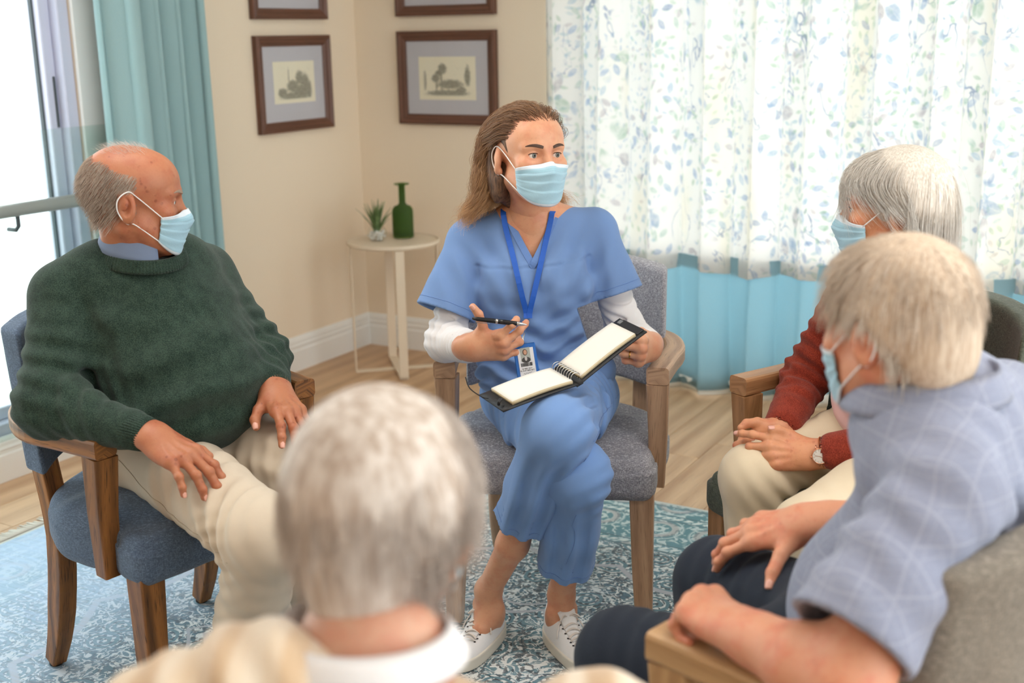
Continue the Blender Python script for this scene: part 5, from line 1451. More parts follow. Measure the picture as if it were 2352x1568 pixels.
# scrub trousers: hips and thighs, then two separate lower legs with open hems
hemR, hemL = naR + V(.011, -.064, .165), naL + V(.084, -.118, .285)
LR, LL = SDF(), SDF()
LR.chain([nhR, nkR], [.092, .074], .03); LR.chain([nkR, nkR + (hemR - nkR) * .6, hemR + unit(hemR - nkR) * .03], [.072, .068, .074], .03); LR.ell(npel, (.170, .120, .100), .05)
LL.chain([nhL, nkL], [.094, .077], .025); LL.chain([nkL, nkL + (hemL - nkL) * .6, hemL + unit(hemL - nkL) * .03], [.076, .070, .068], .03)
def pleats(k_, e_, lam, amp, seed):
    """long folds hanging from the knee, sharper crests, fading towards the knee"""
    d = unit(e_ - k_).astype(np.float32); a_ = unit(np.cross(d, V(0, 1, 0))).astype(np.float32); k0 = np.asarray(k_, np.float32); L0 = float(np.linalg.norm(e_ - k_))
    def fn(p):
        q = p - k0; u = (q @ d) / L0; x = q @ a_
        w = np.clip(u * 1.6 + .15, 0, 1) * np.clip(1.25 - u * .55, .3, 1)
        s_ = np.sin(x / lam * 6.283 * (1 + .12 * u) + seed + 1.1 * np.sin(u * 3 + seed))
        return -amp * w * (np.abs(s_) ** .8 * np.sign(s_)) * (p[:, 1] < k_[1] + .30)
    fn.zone = ((np.asarray(k_) + np.asarray(e_)) / 2, L0 * .75 + .10); return fn
LL.disp(pleats(nkL, hemL, .050, .0075, 1.2)); LR.disp(pleats(nkR, hemR, .056, .0065, 3.0))
for S_, it in ((LL, (nhL + V(.02, -.16, .07), V(-.5, -.6, .3), .04, .005, .12, 5)), (LR, (nhR + V(.0, -.16, .07), V(.5, -.7, .3), .045, .005, .12, 6)), (LL, (nkL + V(.07, .06, .0), V(-.8, .4, .6), .035, .006, .09, 7)), (LL, (nkL + V(.05, -.03, -.06), V(-.7, .2, .7), .04, .005, .07, 8)), (LR, (nkR + V(.05, -.02, -.03), V(-.3, .2, .9), .035, .004, .06, 4))):
    S_.disp(folds(it[0], it[1], it[2], it[3], it[4], it[5]))
for S_ in (LL, LR): S_.disp(lambda p: .0012 * wob(p, 6, 9))
for S_, k_, e0 in ((LR, nkR, hemR), (LL, nkL, hemL)):
    d = unit(e0 - k_); ca = np.stack([unit(np.cross(d, V(0, 1, 0))), np.cross(d, unit(np.cross(d, V(0, 1, 0)))), d], 1)
    S_.hollow(e0, d, .07, .0090); S_.box(e0 + d * .10, (.14, .14, .10), .001, .001, 's', ca)
M['scrub2'] = cloth('blue_scrub_trouser_cotton', lin(116, 150, 202), .04, 20, .06, .15)
Pj, Fj = join([LR.mesh(.0044), LL.mesh(.0044)]); ntr = link_mesh('scrub_trousers', Pj, Fj, M['scrub2'], nurse)
seam('side_seam', LL, [nhL + V(.088, -.02, .01), (nhL + nkL) / 2 + V(.085, -.02, .01), nkL + V(.078, -.01, -.02)], M['scrub_hem'], ntr)
seam('front_seam', LL, [nkL + V(.060, -.03, -.05), nkL + (hemL - nkL) * .5 + V(.062, -.03, 0), hemL + V(.055, -.03, .012)], M['scrub_hem'], ntr)
seam('front_seam', LR, [nkR + V(.005, -.07, -.10), nkR + (hemR - nkR) * .6 + V(.0, -.07, 0), hemR + V(-.008, -.075, .012)], M['scrub_hem'], ntr)
for S_, k_, e0, r0 in ((LR, nkR, hemR, .078), (LL, nkL, hemL, .068)):
    d = unit(e0 - k_); a_ = unit(np.cross(d, V(0, 1, 0))); b_ = np.cross(d, a_)
    MB().tube(list(surf(S_, [e0 - d * .022 + (a_ * math.cos(t_) + b_ * math.sin(t_)) * r0 for t_ in np.linspace(0, 6.2832, 60)], .0002)), .0009, 4).build('hem_stitching', M['scrub_hem'], ntr, True)

# white canvas sneakers
M['canvas'] = cloth('white_canvas', lin(232, 230, 230), .03, 300, .10, 0); M['rubber_white'] = plain('off_white_rubber', lin(222, 214, 200), .55); M['lace'] = plain('cream_lace', lin(226, 216, 208), .8); M['eyelet'] = plain('dark_eyelet', lin(60, 56, 60), .4, .6); M['lining'] = plain('shoe_lining', lin(186, 178, 172), .9)
def sneaker(heel, toe, root, ank):
    heel, toe = np.asarray(heel, float), np.asarray(toe, float); d = toe - heel; L = float(np.linalg.norm(d)); d = d / L; sd = np.cross(d, UP); R_ = np.stack([sd, d, UP], 1)
    w = lambda p: heel + R_ @ np.asarray(p, float)
    half = lambda y: .0405 * np.sqrt(np.clip(1 - np.abs(2 * y - 1) ** 4.2, 0, 1)) * (.80 + .26 * np.sin(np.clip(y, 0, 1) * 2.5 + .15))
    S = SDF()
    def up_(p):
        q = (p - heel) @ R_; y = q[:, 1] / L
        top = .034 + .058 / (1 + np.exp((y - .56) * 12)) + .010 * np.exp(-((y - .82) / .16) ** 2)
        hz = np.clip((q[:, 2] - .016) / (top - .016), 0, 1.2); hw = (half(y) - .002) * np.sqrt(np.clip(1.02 - hz ** 2.4 * .72, .02, 1))
        return np.maximum(np.maximum(np.abs(q[:, 0]) - hw, q[:, 2] - top), np.maximum(np.abs(q[:, 1] - L / 2) - L / 2 + .002, .012 - q[:, 2])) * .7
    S.add(up_, heel + d * L / 2 + UP * .04, L * .62, .004)
    S.rc(w((0, .040, .118)), w((0, .085, .122)), .047, .036, .004, 's')
    S.rc(w((0, .046, .07)), w((0, .075, .10)), .026, .026, .003, 's')
    u = sdf_obj('shoe', S, .0032, M['canvas'], root)
    Q = SDF()
    def so(p):
        q = (p - heel) @ R_; y = q[:, 1] / L
        return np.maximum(np.maximum(np.abs(q[:, 0]) - half(y) - .002, np.abs(q[:, 1] - L / 2) - L / 2), np.abs(q[:, 2] - .0145 - .008 * np.clip(y - .8, 0, 1)) - .0145) * .75
    Q.add(so, heel + d * L / 2, L * .62, .004)
    sdf_obj('shoe_sole', Q, .0032, M['rubber_white'], u)
    # tongue, eyelets, laces
    def top_at(x, y):
        zs = np.linspace(.13, .01, 160); dd = S(np.stack([w((x, y, z)) for z in zs])); return zs[np.argmax(dd < 0)]
    G = np.zeros((9, 7, 3))
    for i in range(9):
        y = L * (.66 - .26 * i / 8)
        for j in range(7):
            x = (-1 + 2 * j / 6) * (.013 + .010 * i / 8); G[i, j] = w((x, y, top_at(x * .9, max(y, L * .42)) + .004 + (.022 * max(0, i - 5) / 3) - 9 * x * x))
    vs, F, uv = sheet(G, .004); link_mesh('tongue', vs, F, M['canvas'], u, None, True, uv)
    ys = np.linspace(.70, .46, 6) * L
    for i, y in enumerate(ys):
        xw = .015 + .006 * i / 5
        P = []
        for k in range(9):
            x = xw * (-1 + 2 * k / 8); P.append(w((x, y - .006 * (k / 8 - .5) * (1 if i % 2 else -1), top_at(x, y) + .0085 * (1 - (x / xw) ** 2) + .0022)))
        MB().sweep(P, .0062, .0018, UP, .0005).build('lace', M['lace'], u)
        for x in (-1, 1):
            c = w((x * (xw + .002), y, top_at(x * (xw + .002), y) + .0008)); MB().lathe([(.0012, .0006), (.0026, .0010), (.0030, 0)], c, 10, R_).build('eyelet', M['eyelet'], u, True)
    for x in (-1, 1):
        c = w((0, ys[-1] - .004, top_at(0, ys[-1]) + .014)); pts = spline([c, c + R_ @ V(x * .014, .006, .010), c + R_ @ V(x * .028, .012, .0), c + R_ @ V(x * .016, .004, .004), c], 14)
        MB().tube(pts, .0019, 5).build('lace', M['lace'], u, True)
        pts = spline([c, c + R_ @ V(x * .016, .0, .004), c + R_ @ V(x * .034, .012, -.022), c + R_ @ V(x * .040, .02, -.040)], 10); MB().tube(pts, .0017, 5).build('lace', M['lace'], u, True)
    return u
sneaker(V(-.044, 2.828, .0088), V(-.152, 2.600, .0088), nurse, naL)
sneaker(V(.082, 2.800, .0088), V(.182, 2.572, .0088), nurse, naR)

# shoulder-length hair, parted off centre and tucked behind the right ear
Hs = SDF(); Hs.sub(nh.S, .001)
PART = .012
def up_l(v): return nh.R.T @ np.asarray(v, float)
gl = up_l((0, 0, -1))
body_l = SDF(); body_l.sub(nh.S, .001)
for c, r in ((V(.055, 2.985, .98), .0), ): pass
shl = [nh.l(nsR), nh.l(nneck), nh.l(nsL)]
body_l.rc(shl[0], shl[1], .062, .060, .03); body_l.rc(shl[1], shl[2], .060, .062, .03)
hair_r = lambda p: (p[:, 2] > .062 - .9 * np.maximum(p[:, 1] + .050, 0) - .25 * np.maximum(np.abs(p[:, 0]) - .045, 0)) & ((p[:, 1] > -.052) | (p[:, 2] > .078)) & (p[:, 2] > -.085) & ((np.abs(p[:, 0]) < .066) | (p[:, 1] > .036) | (p[:, 2] > .034))
rt = scalp(nh.S, 7200, hair_r, 11)
sx = np.sign(rt[:, 0] - PART * 1.0); fx = np.abs(rt[:, 0] - PART)
d0 = np.stack([sx * (.9 - 3 * fx), .45 + 0 * fx + 2.0 * np.maximum(.04 - rt[:, 1], 0), .75 - 9 * fx], 1)
front = rt[:, 1] < .02; d0[front] = np.stack([sx[front] * .55, 1.0 + 0 * fx[front], .55 + 0 * fx[front]], 1)
nn = nh.S.grad(rt); d0 = d0 - nn * (d0 * nn).sum(1)[:, None] * .8 + nn * .12
back = rt[:, 1] > .06; d0[back] = nh.S.grad(rt[back]) * .3 + np.array([0, .2, -1])
rr_ = np.random.default_rng(5)
tgt = -.128 + rr_.normal(0, .014, len(rt))
ln = np.clip((rt[:, 2] - tgt) * 1.02 + .075 * np.maximum(0, rt[:, 2]) / .1, .05, .34)
def gfield(q):
    g = np.tile(gl.astype(np.float32), (len(q), 1))
    g[:, 1] += np.where((q[:, 1] < .046) & (q[:, 2] > -.07), np.where((q[:, 2] < .055) & (np.abs(q[:, 0]) > .05), 2.4, 1.15), .0)           # swept back from the face, behind the ear
    g[:, 1] += np.where(q[:, 2] < -.06, .12, 0)
    g[:, 0] += np.where(q[:, 2] < -.075, np.sign(q[:, 0]) * .75, 0)              # ends flick out
    return g
off = rr_.uniform(.002, .016, len(rt)) * np.clip((rt[:, 2] + .10) / .16, .35, 1)
Pn = grow(body_l, rt, d0, ln, 20, gfield, .74, off, .12, 7, .16)
hm_n = hair_mat('brown_hair_blonde_ends', lin(120, 80, 56), lin(246, 194, 138), .34, .30)
Pn = wave(Pn, .075, .019, 4)
Pw = nh.w(Pn.reshape(-1, 3)).reshape(Pn.shape)
# cap of hair close to the scalp
Cp = SDF()
Cp.ell((0, .020, .034), (.0825, .097, .088), .02)
Cp.ell((0, .075, -.050), (.066, .042, .085), .04)
for x in (-1, 1): Cp.ell((x * .064, .050, -.040), (.022, .038, .075), .03)
Cp.ell((0, -.105, -.004), (.075, .070, .073), .008, 's'); Cp.ell((0, -.09, -.09), (.12, .115, .10), .01, 's')
for x in (-1, 1): Cp.ell((x * .088, .006, -.012), (.030, .034, .048), .008, 's')
Cp.disp(lambda p: .0010 * wob(p, 20, 3))
Pc, Fc = Cp.mesh(.0035)
nhair = link_mesh('hair', nh.w(Pc), Fc, shell_mat('brown_hair_mass', lin(70, 48, 34), lin(114, 82, 58)), nurse)
strands('hair_strands', Pw, rr_.uniform(.00028, .00055, len(rt)), hm_n, nhair)

# pen
pA, pB = V(-0.0910, 2.6900, 0.8660), V(0.0360, 2.6840, 0.8500)
pen = empty('pen', (pA + pB) / 2, 'black ballpoint pen with silver tip held in the nurse\'s raised hand', 'pen')
pd = unit(pB - pA); a = unit(np.cross(pd, UP)); Rp = np.stack([a, np.cross(pd, a), pd], 1); PLn = float(np.linalg.norm(pB - pA))
M['black_lacquer'] = plain('black_lacquer', lin(22, 22, 26), .2); M['chrome'] = plain('chrome', lin(210, 208, 206), .15, 1.0)
MB().lathe([(0, 0), (.0025, .0), (.0032, .003), (.0038, .004), (.0050, .012), (.0056, .05), (.0056, .057)], pA, 18, Rp).build('cap', M['black_lacquer'], pen, True)
MB().lathe([(.0058, .055), (.0062, .056), (.0062, .059), (.0058, .060)], pA, 18, Rp).build('ring_band', M['chrome'], pen, True)
MB().lathe([(.0056, .060), (.0057, .075), (.0052, PLn - .026), (.0048, PLn - .024)], pA, 18, Rp).build('barrel', M['black_lacquer'], pen, True)
MB().lathe([(.0048, PLn - .024), (.0050, PLn - .022), (.0042, PLn - .014), (.0014, PLn - .003), (.0006, PLn), (0, PLn)], pA, 18, Rp).build('tip', M['chrome'], pen, True)
MB().sweep([pA + pd * .008 + Rp[:, 1] * .0065, pA + pd * .012 + Rp[:, 1] * .0080, pA + pd * .042 + Rp[:, 1] * .0072], .0032, .0014, Rp[:, 1], .0004).build('clip', M['chrome'], pen)

# ring-bound notebook lying open on the lap, its far half lifted by the left hand
nbk = empty('notebook', V(.10, 2.56, .745), 'open ring bound notebook with cream pages on the nurse\'s lap', 'notebook')
D_, C_ = V(.097, 2.620, .762), V(.143, 2.540, .754)
spv = C_ - D_
A_ = D_ + V(-.146, -.080, -.026); E_ = D_ + V(.140, .098, .078)
M['page'] = plain('cream_page', lin(236, 230, 220), .9)
M['leather'] = plain('black_leatherette', lin(24, 24, 27), .5, bumpscale=300, bumpst=.15)
def page_mat():
    t = NT('page_with_pencil_notes'); uv = t.node('UVMap').outputs[0]; q = t.sep(uv)
    v = q[1]; rows = t.step(t.math('SINE', t.math('MULTIPLY', v, 70)), .72, .9)
    sc_ = t.step(t.noise(t.mapping(uv, (60, 12, 1)), 1, 3, .7), .56, .60)
    m_ = t.math('MULTIPLY', t.math('MULTIPLY', rows, sc_), t.math('MULTIPLY', t.step(v, .80, .84), t.math('MULTIPLY', t.step(q[0], .25, .3), t.step(q[0], .95, .9))))
    t.set(Base_Color=t.mix(t.math('MULTIPLY', m_, .35), lin(238, 233, 224), lin(140, 136, 140)), Roughness=.9); return t.m
def leaf_block(nm, a, u, v, th, mt, side_mt=None, bow=.004, ins=0.0, nrm=None):
    n = unit(np.cross(u, v)); n = n if n[2] > 0 else -n
    G = np.zeros((12, 8, 3))
    for i in range(12):
        for j in range(8):
            x, y = i / 11, j / 7; G[i, j] = a + u * x + v * y + n * (bow * math.sin(math.pi * x) ** .8 * (1 - .0 * y))
    vs, F, uv = sheet(G, th); return link_mesh(nm, vs, F, mt, nbk, None, False, uv), n
PGm = page_mat(); M['page_edge'] = plain('cream_page_edges', lin(214, 196, 160), .9)
for nm, far in (('left', A_), ('right', E_)):
    u = far - D_; n = unit(np.cross(u, spv)); n = n if n[2] > 0 else -n; ul = unit(u); vl = unit(spv)
    leaf_block('cover', D_ - ul * .004 - vl * .008 - n * .0050, u + ul * .030, spv + vl * .016, .0032, M['leather'], bow=.002)
    leaf_block('page_stack', D_ + ul * .012 + n * .0018, u - ul * .014, spv, .0078, M['page_edge'], bow=.003)
    leaf_block('page', D_ + ul * .0125 + vl * .0006 + n * .0062, u - ul * .015, spv - vl * .0012, .0006, PGm if far is A_ else M['page'], bow=.003)
leaf_block('spine_cover', D_ - unit(A_ - D_) * -.006 - unit(spv) * .008 - UP * .0075, unit(E_ - D_) * .012 - unit(A_ - D_) * .006, spv + unit(spv) * .016, .003, M['leather'], bow=0)
for k in range(9):                                                         # wire rings
    c = D_ + spv * (.08 + .84 * k / 8) + UP * .006; ax = unit(spv); a = unit(np.cross(ax, UP)); b = np.cross(a, ax)
    MB().tube([c + (a * math.cos(t_) + b * math.sin(t_)) * .0125 for t_ in np.linspace(0, 6.2832, 22)], .0009, 6).build('wire_ring', M['chrome'], nbk, True)
eu, ev = unit(E_ - D_), unit(spv); en = unit(np.cross(eu, ev)); en = en if en[2] > 0 else -en
Rn = np.stack([ev, eu, en], 1)
MB().box(E_ + eu * .014 + ev * .052 - en * .001, (.040, .011, .002), Rn, .001).build('flap', M['leather'], nbk)
MB().box(E_ + eu * .014 + ev * .012 + en * .0008, (.006, .006, .001), Rn, .0004).build('snap_window', plain('grey_window', lin(120, 120, 122), .4), nbk)
aw = A_ + unit(A_ - D_) * .022
au = unit(A_ - D_); an = unit(np.cross(au, ev)); an = an if an[2] > 0 else -an
MB().tube(spline([aw + ev * .074 + an * .001, aw + ev * .078 + an * .009, aw + ev * .070 + an * .010 - au * .010], 10), .0035, 8).build('pen_loop', M['leather'], nbk, True)
MB().tube(spline([aw + ev * .03, aw + ev * .02 + au * .012 + UP * .004, aw + au * .03 + UP * .022, aw - ev * .012 + au * .034 + UP * .045], 20), .0013, 6).build('elastic_cord', M['leather'], nbk, True)

# lanyard with an identity badge
lan = empty('lanyard', V(.055, 2.80, .80), 'bright blue lanyard with a photo identity badge round the nurse\'s neck', 'badge')
M['royal'] = plain('royal_blue_ribbon', lin(24, 88, 186), .6); M['holder'] = plain('blue_plastic_holder', lin(30, 104, 188), .35)
J2 = V(0.0400, 2.8400, 0.8210)
def ribbon(px):
    P = []
    for p in px: P.append(p)
    return spline(P, 26)
def onto(S, p, lift):
    p = np.asarray(p, float)
    ys = np.linspace(p[1] - .12, p[1] + .12, 160); dd = S(np.stack([np.full(160, p[0]), ys, np.full(160, p[2])], 1)); k = int(np.argmax(dd < 0))
    return V(p[0], ys[k] - lift if dd[k] < 0 else p[1], p[2])
allS = SDF(); allS.sub(T_, .001); allS.sub(nC, .001); J2 = onto(allS, J2, .012)
for sxp in (((1153, 478), (1163, 530), (1183, 600), (1198, 670)), ((1272, 468), (1262, 520), (1243, 600), (1226, 670))):
    pass
Lp = [V(-0.0160, 2.9300, 1.0730), V(-0.0100, 2.9050, 1.0340), V(0.0090, 2.8800, 0.9620), V(0.0270, 2.8600, 0.8790)]
Rp_ = [V(0.1040, 2.9300, 1.0710), V(0.0960, 2.9050, 1.0370), V(0.0750, 2.8800, 0.9610), V(0.0540, 2.8600, 0.8790)]
for lst, bk in ((Lp, nneck + V(-.058, .005, .028)), (Rp_, nneck + V(.058, .005, .028))):
    q = [onto(allS, p, .0075) for p in (spline(lst, 7) + [lst[-1] * .35 + J2 * .65])]
    q = [nneck + V(.0, .060, .022), bk] + q + [J2 + V((-.004 if lst is Lp else .004), 0, .004)]
    MB().sweep(ribbon(q), .0135, .0014, V(0, -1, .3), .0004).build('strap', M['royal'], lan)
bc = [V(0.0020, 2.7350, 0.7840), V(0.0530, 2.7350, 0.7980), V(0.0650, 2.7050, 0.7180), V(0.0130, 2.7050, 0.7020)]
bx = unit(bc[1] - bc[0]); bz = unit((bc[0] + bc[1]) / 2 - (bc[2] + bc[3]) / 2); by = unit(np.cross(bz, bx)); bx = np.cross(by, bz) * -1 if np.cross(by, bz) @ bx < 0 else np.cross(by, bz)
cen = sum(bc) / 4; Rb = np.stack([bx, -by if by[1] < 0 else by, bz], 1)
bwid, bhei = np.linalg.norm(bc[1] - bc[0]) / 2, np.linalg.norm(bc[0] - bc[3]) / 2
bw_ = lambda x, z, y=0: cen + Rb @ V(x, y, z)
MB().box(cen, (bwid, .0025, bhei), Rb, .002).build('badge_holder', M['holder'], lan)
MB().tube([J2, bw_(0, bhei + .012), bw_(0, bhei - .002)], .0022, 8).build('badge_clip', M['chrome'], lan, True)
crd = MB().box(bw_(.001, -.003, -.0029), (bwid * .72, .0006, bhei * .83), Rb, .0002).build('badge_card', plain('badge_paper', lin(232, 232, 236), .5), lan)
def card_bit(nm, x, z, hx, hz, mt, y=-.0038): return MB().box(bw_(x, z, y), (hx, .0003, hz), Rb, .0001).build(nm, mt, crd)
U1 = bhei
card_bit('badge_photo', .0005, .018, .0115, .0165, plain('photo_backdrop', lin(176, 182, 176), .5))
hairb, faceb, suit = plain('photo_hair', lin(84, 62, 50), .6), plain('photo_face', lin(206, 160, 134), .6), plain('photo_jacket', lin(70, 68, 68), .6)
def oval(nm, x, z, rx, rz, mt, y):
    c = bw_(x, z, y); n = 18; MB().put([c + Rb @ V(rx * math.cos(6.2832 * i / n), 0, rz * math.sin(6.2832 * i / n)) for i in range(n)] + [c + Rb @ V(rx * math.cos(6.2832 * i / n), .0003, rz * math.sin(6.2832 * i / n)) for i in range(n)], [tuple(range(n)), tuple(range(2 * n - 1, n - 1, -1))] + [(i, i + n, (i + 1) % n + n, (i + 1) % n) for i in range(n)]).build(nm, mt, crd)
oval('photo_hair', .0, .0235, .0058, .0075, hairb, -.0043); oval('photo_face', .0005, .0235, .0040, .0058, faceb, -.0046)
oval('photo_jacket', .0005, .0055, .0105, .0068, suit, -.0043); oval('photo_shirt', .0005, .0085, .0030, .0055, plain('photo_shirt', lin(206, 200, 198), .6), -.0046)
ink = plain('black_print', lin(40, 40, 44), .6)
rb = np.random.default_rng(2); x = -.0125
while x < .0125:
    wdt = rb.choice([.0004, .0006, .0009]); card_bit('barcode_bar', x, -.0055, wdt, .0042, ink); x += wdt * 2 + rb.choice([.0005, .0008])
def text(nm, body, x, z, size, mt):
    cu = bpy.data.curves.new(nm, 'FONT'); cu.body = body; cu.size = size; cu.align_x = 'CENTER'; cu.extrude = .0001
    o = bpy.data.objects.new(nm, cu); COL.objects.link(o)
    bpy.context.view_layer.update(); me = bpy.data.meshes.new_from_object(o.evaluated_get(bpy.context.evaluated_depsgraph_get())); bpy.data.objects.remove(o)
    o = bpy.data.objects.new(nm, me); COL.objects.link(o); me.materials.clear(); me.materials.append(mt)
    p = bw_(x, z, -.0040); Rt = np.stack([Rb[:, 0], Rb[:, 2], -Rb[:, 1]], 1)
    Mx = Matrix(((Rt[0, 0], Rt[0, 1], Rt[0, 2], p[0]), (Rt[1, 0], Rt[1, 1], Rt[1, 2], p[1]), (Rt[2, 0], Rt[2, 1], Rt[2, 2], p[2]), (0, 0, 0, 1)))
    o.parent = crd; b = _org[crd.name]; o.matrix_parent_inverse = Matrix.Identity(4); Mx.translation = Vector(p - b); o.matrix_local = Mx
text('badge_text', 'N: 0001 2019', 0, -.0165, .0042, ink); text('badge_text', 'ID: 8157 2890 4671', 0, -.0210, .0042, ink)
sig = [bw_(-.010 + .020 * u, -.0275 + .0016 * math.sin(u * 21) * (1 - u * .5) + .003 * u, -.0040) for u in np.linspace(0, 1, 40)]
MB().tube(sig, .00022, 4).build('signature', ink, crd, True)
card_bit('signature_line', .0, -.0305, .0125, .00018, ink)

# ------------------------------------------------------------------ woman in the rust cardigan
M['skin_w'] = skin('weathered_skin', lin(210, 146, 108), lin(200, 118, 88), .45, .35, .22)
wh = Head(V(0.8040, 2.5000, 1.1360), (-.93, .345, -.06), 1.0, 0, fem=True)
wneck = V(.845, 2.545, 1.020); wh.neck(wneck, .046, .054)
wsR, wsL = V(.815, 2.715, .945), V(.880, 2.375, .950)
weR, wwR = V(.705, 2.760, .690), V(.605, 2.575, .618)
weL, wwL = V(.865, 2.360, .670), V(.640, 2.455, .605)
w_hL = Hand(wwL, V(-1, .10, .10), V(-.06, -.86, .50), 'L', {'index': (12, 22, 14, 8), 'middle': (34, 52, 30, 0), 'ring': (40, 58, 30, -3), 'pinky': (34, 46, 24, -16)}, ((.018, .026, -.006), (.046, .044, -.002), (.076, .050, .010), (.098, .046, .016)), .92, 1)
w_hR = Hand(wwR, V(-.86, -.18, -.46), V(-.05, .93, -.30), 'R', {'index': (52, 88, 50, 4), 'middle': (56, 90, 50, 1), 'ring': (58, 88, 50, -3), 'pinky': (56, 74, 40, -8)}, ((.018, .026, -.006), (.040, .050, -.012), (.066, .062, -.018), (.090, .060, -.022)), .92, 1)
forearm(w_hL.S, wwL, weL, w_hL.X, w_hL.Z, .86, .040); forearm(w_hR.S, wwR, weR, w_hR.X, w_hR.Z, .86, .040)
wpel = V(.87, 2.60, .585); whR, whL = V(.83, 2.675, .570), V(.86, 2.470, .570)
wkR, wkL = V(.535, 2.505, .535), V(.590, 2.225, .520); waR, waL = V(.545, 2.520, .100), V(.560, 2.250, .100)
wB = SDF(); inner_body(wB, [(wpel, wneck, .10, .07), (wsR, wsL, .05, .05), (wsR, weR, .04, .036), (wsL, weL, .04, .036), (whR, wkR, .06, .05), (whL, wkL, .06, .05), (wkR, waR, .045, .03), (wkL, waL, .045, .03), (whR, whL, .07, .07), (wneck, V(.83, 2.54, 1.08), .045, .045)])
wom = person('person', [wh.mesh(.0024), w_hL.S.mesh(.0020), w_hR.S.mesh(.0020), wB.mesh(.011)], M['skin_w'], V(.80, 2.56, .0088), 'grey bobbed woman in a rust red cardigan with clasped hands')
add_eyes(wh, wom, (90, 84, 74), (0, -1, -.2), True, plain('soft_brow', lin(96, 74, 62), .8))
add_mask(wh, wom, 9, -.018)
w_hR.nails(wom, M['nail'], ('thumb',)); w_hL.nails(wom, M['nail'])
M['rust'] = heather('rust_knit', lin(112, 38, 26), lin(160, 66, 46)); M['pink'] = cloth('pale_pink_jersey', lin(220, 178, 174), .05, 30, .1); M['cream_twill'] = cloth('cream_trouser_twill', lin(218, 200, 172), .04, 30, .1)
w_f = unit(V(-.93, -.20, 0)); w_l = unit(V(.20, -.93, 0)); wR3 = np.stack([w_l, -w_f, UP], 1)
K = SDF()
K.ell(V(.850, 2.555, .850), (.165, .115, .150), .06, 'u', wR3); K.ell(V(.860, 2.575, .680), (.165, .125, .130), .08, 'u', wR3)
K.chain([wsR, wneck - UP * .025, wsL], [.062, .070, .062], .06)
K.chain([wsR, weR, wwR + (weR - wwR) * .12], [.062, .054, .044], .03); K.chain([wsL, weL, wwL + (weL - wwL) * .22], [.062, .054, .041], .03)
K.rc(wneck + UP * .045, wneck + V(-.02, 0, .15), .062, .07, .01, 's')
K.box(V(.715, 2.53, .80), (.03, .045, .30), .02, .01, 's', wR3[:, [1, 0, 2]])
for it in ((weR + V(.0, -.02, .05), V(.5, .1, .8), .036, .007, .10, 1), (weR + V(-.03, -.04, .0), unit(wwR - weR), .034, .0040, .07, 2), (weL + V(-.02, -.03, .02), V(-.4, .1, .9), .035, .006, .09, 3), (V(.78, 2.66, .80), V(.3, .8, .5), .06, .006, .10, 4)):
    K.disp(folds(it[0], it[1], it[2], it[3], it[4], it[5]))
for w, e, fr_ in ((wwR, weR, .05), (wwL, weL, .16)): K.rc(w - unit(e - w) * .04, w + (e - w) * (fr_ + .10), .030, .031, .003, 's')
card = sdf_obj('cardigan', K, .0052, M['rust'], wom)
B2 = SDF(); B2.ell(V(.845, 2.552, .840), (.148, .104, .150), .05, 'u', wR3); B2.ell(V(.845, 2.570, .680), (.150, .118, .12), .08, 'u', wR3); B2.rc(wneck - UP * .03, wneck + UP * .02, .068, .060, .03); B2.disp(folds(V(.74, 2.50, .74), V(.3, -.5, .8), .05, .005, .12, 2))
B2.rc(wneck + UP * .03, wneck + UP * .12, .054, .06, .004, 's')
sdf_obj('pink_top', B2, .006, M['pink'], wom)
for pts in ([V(.76, 2.60, 1.02), V(.735, 2.585, .85), V(.735, 2.59, .70)], [V(.775, 2.47, 1.02), V(.752, 2.455, .85), V(.750, 2.46, .70)]):
    MB().sweep(list(surf(K, spline(pts, 30), .002)), .028, .006, w_f, .002).build('button_band', M['rust'], card)
Q = SDF(); Q.chain([whR, wkR], [.088, .074], .03); Q.chain([whL, wkL], [.088, .074], .03); Q.chain([wkR, (wkR + waR) / 2 + V(.01, 0, 0), waR], [.073, .066, .058], .03); Q.chain([wkL, (wkL + waL) / 2, waL], [.073, .066, .058], .03); Q.ell(wpel, (.17, .12, .10), .05, 'u', wR3)
for it in ((wkR + V(.07, -.03, -.03), V(.8, -.2, .6), .04, .006, .09, 1), (whR + V(-.10, 0, .06), V(.9, .1, .4), .06, .0025, .10, 2), (wkR + V(0, -.03, -.15), V(.2, .9, .1), .05, .004, .12, 3), (wkL + V(.1, 0, 0), V(.9, .1, .3), .05, .005, .1, 4)): Q.disp(folds(it[0], it[1], it[2], it[3], it[4], it[5]))
for a, k_ in ((waR, wkR), (waL, wkL)): Q.rc(a + UP * .02, a - UP * .12, .054, .06, .003, 's')
sdf_obj('trousers', Q, .0055, M['cream_twill'], wom)
simple_shoe(V(.545, 2.535, .0088), V(.345, 2.455, .0088), M['tan_shoe'], M['sole'], wom, .036); simple_shoe(V(.600, 2.270, .0088), V(.415, 2.175, .0088), M['tan_shoe'], M['sole'], wom, .036)
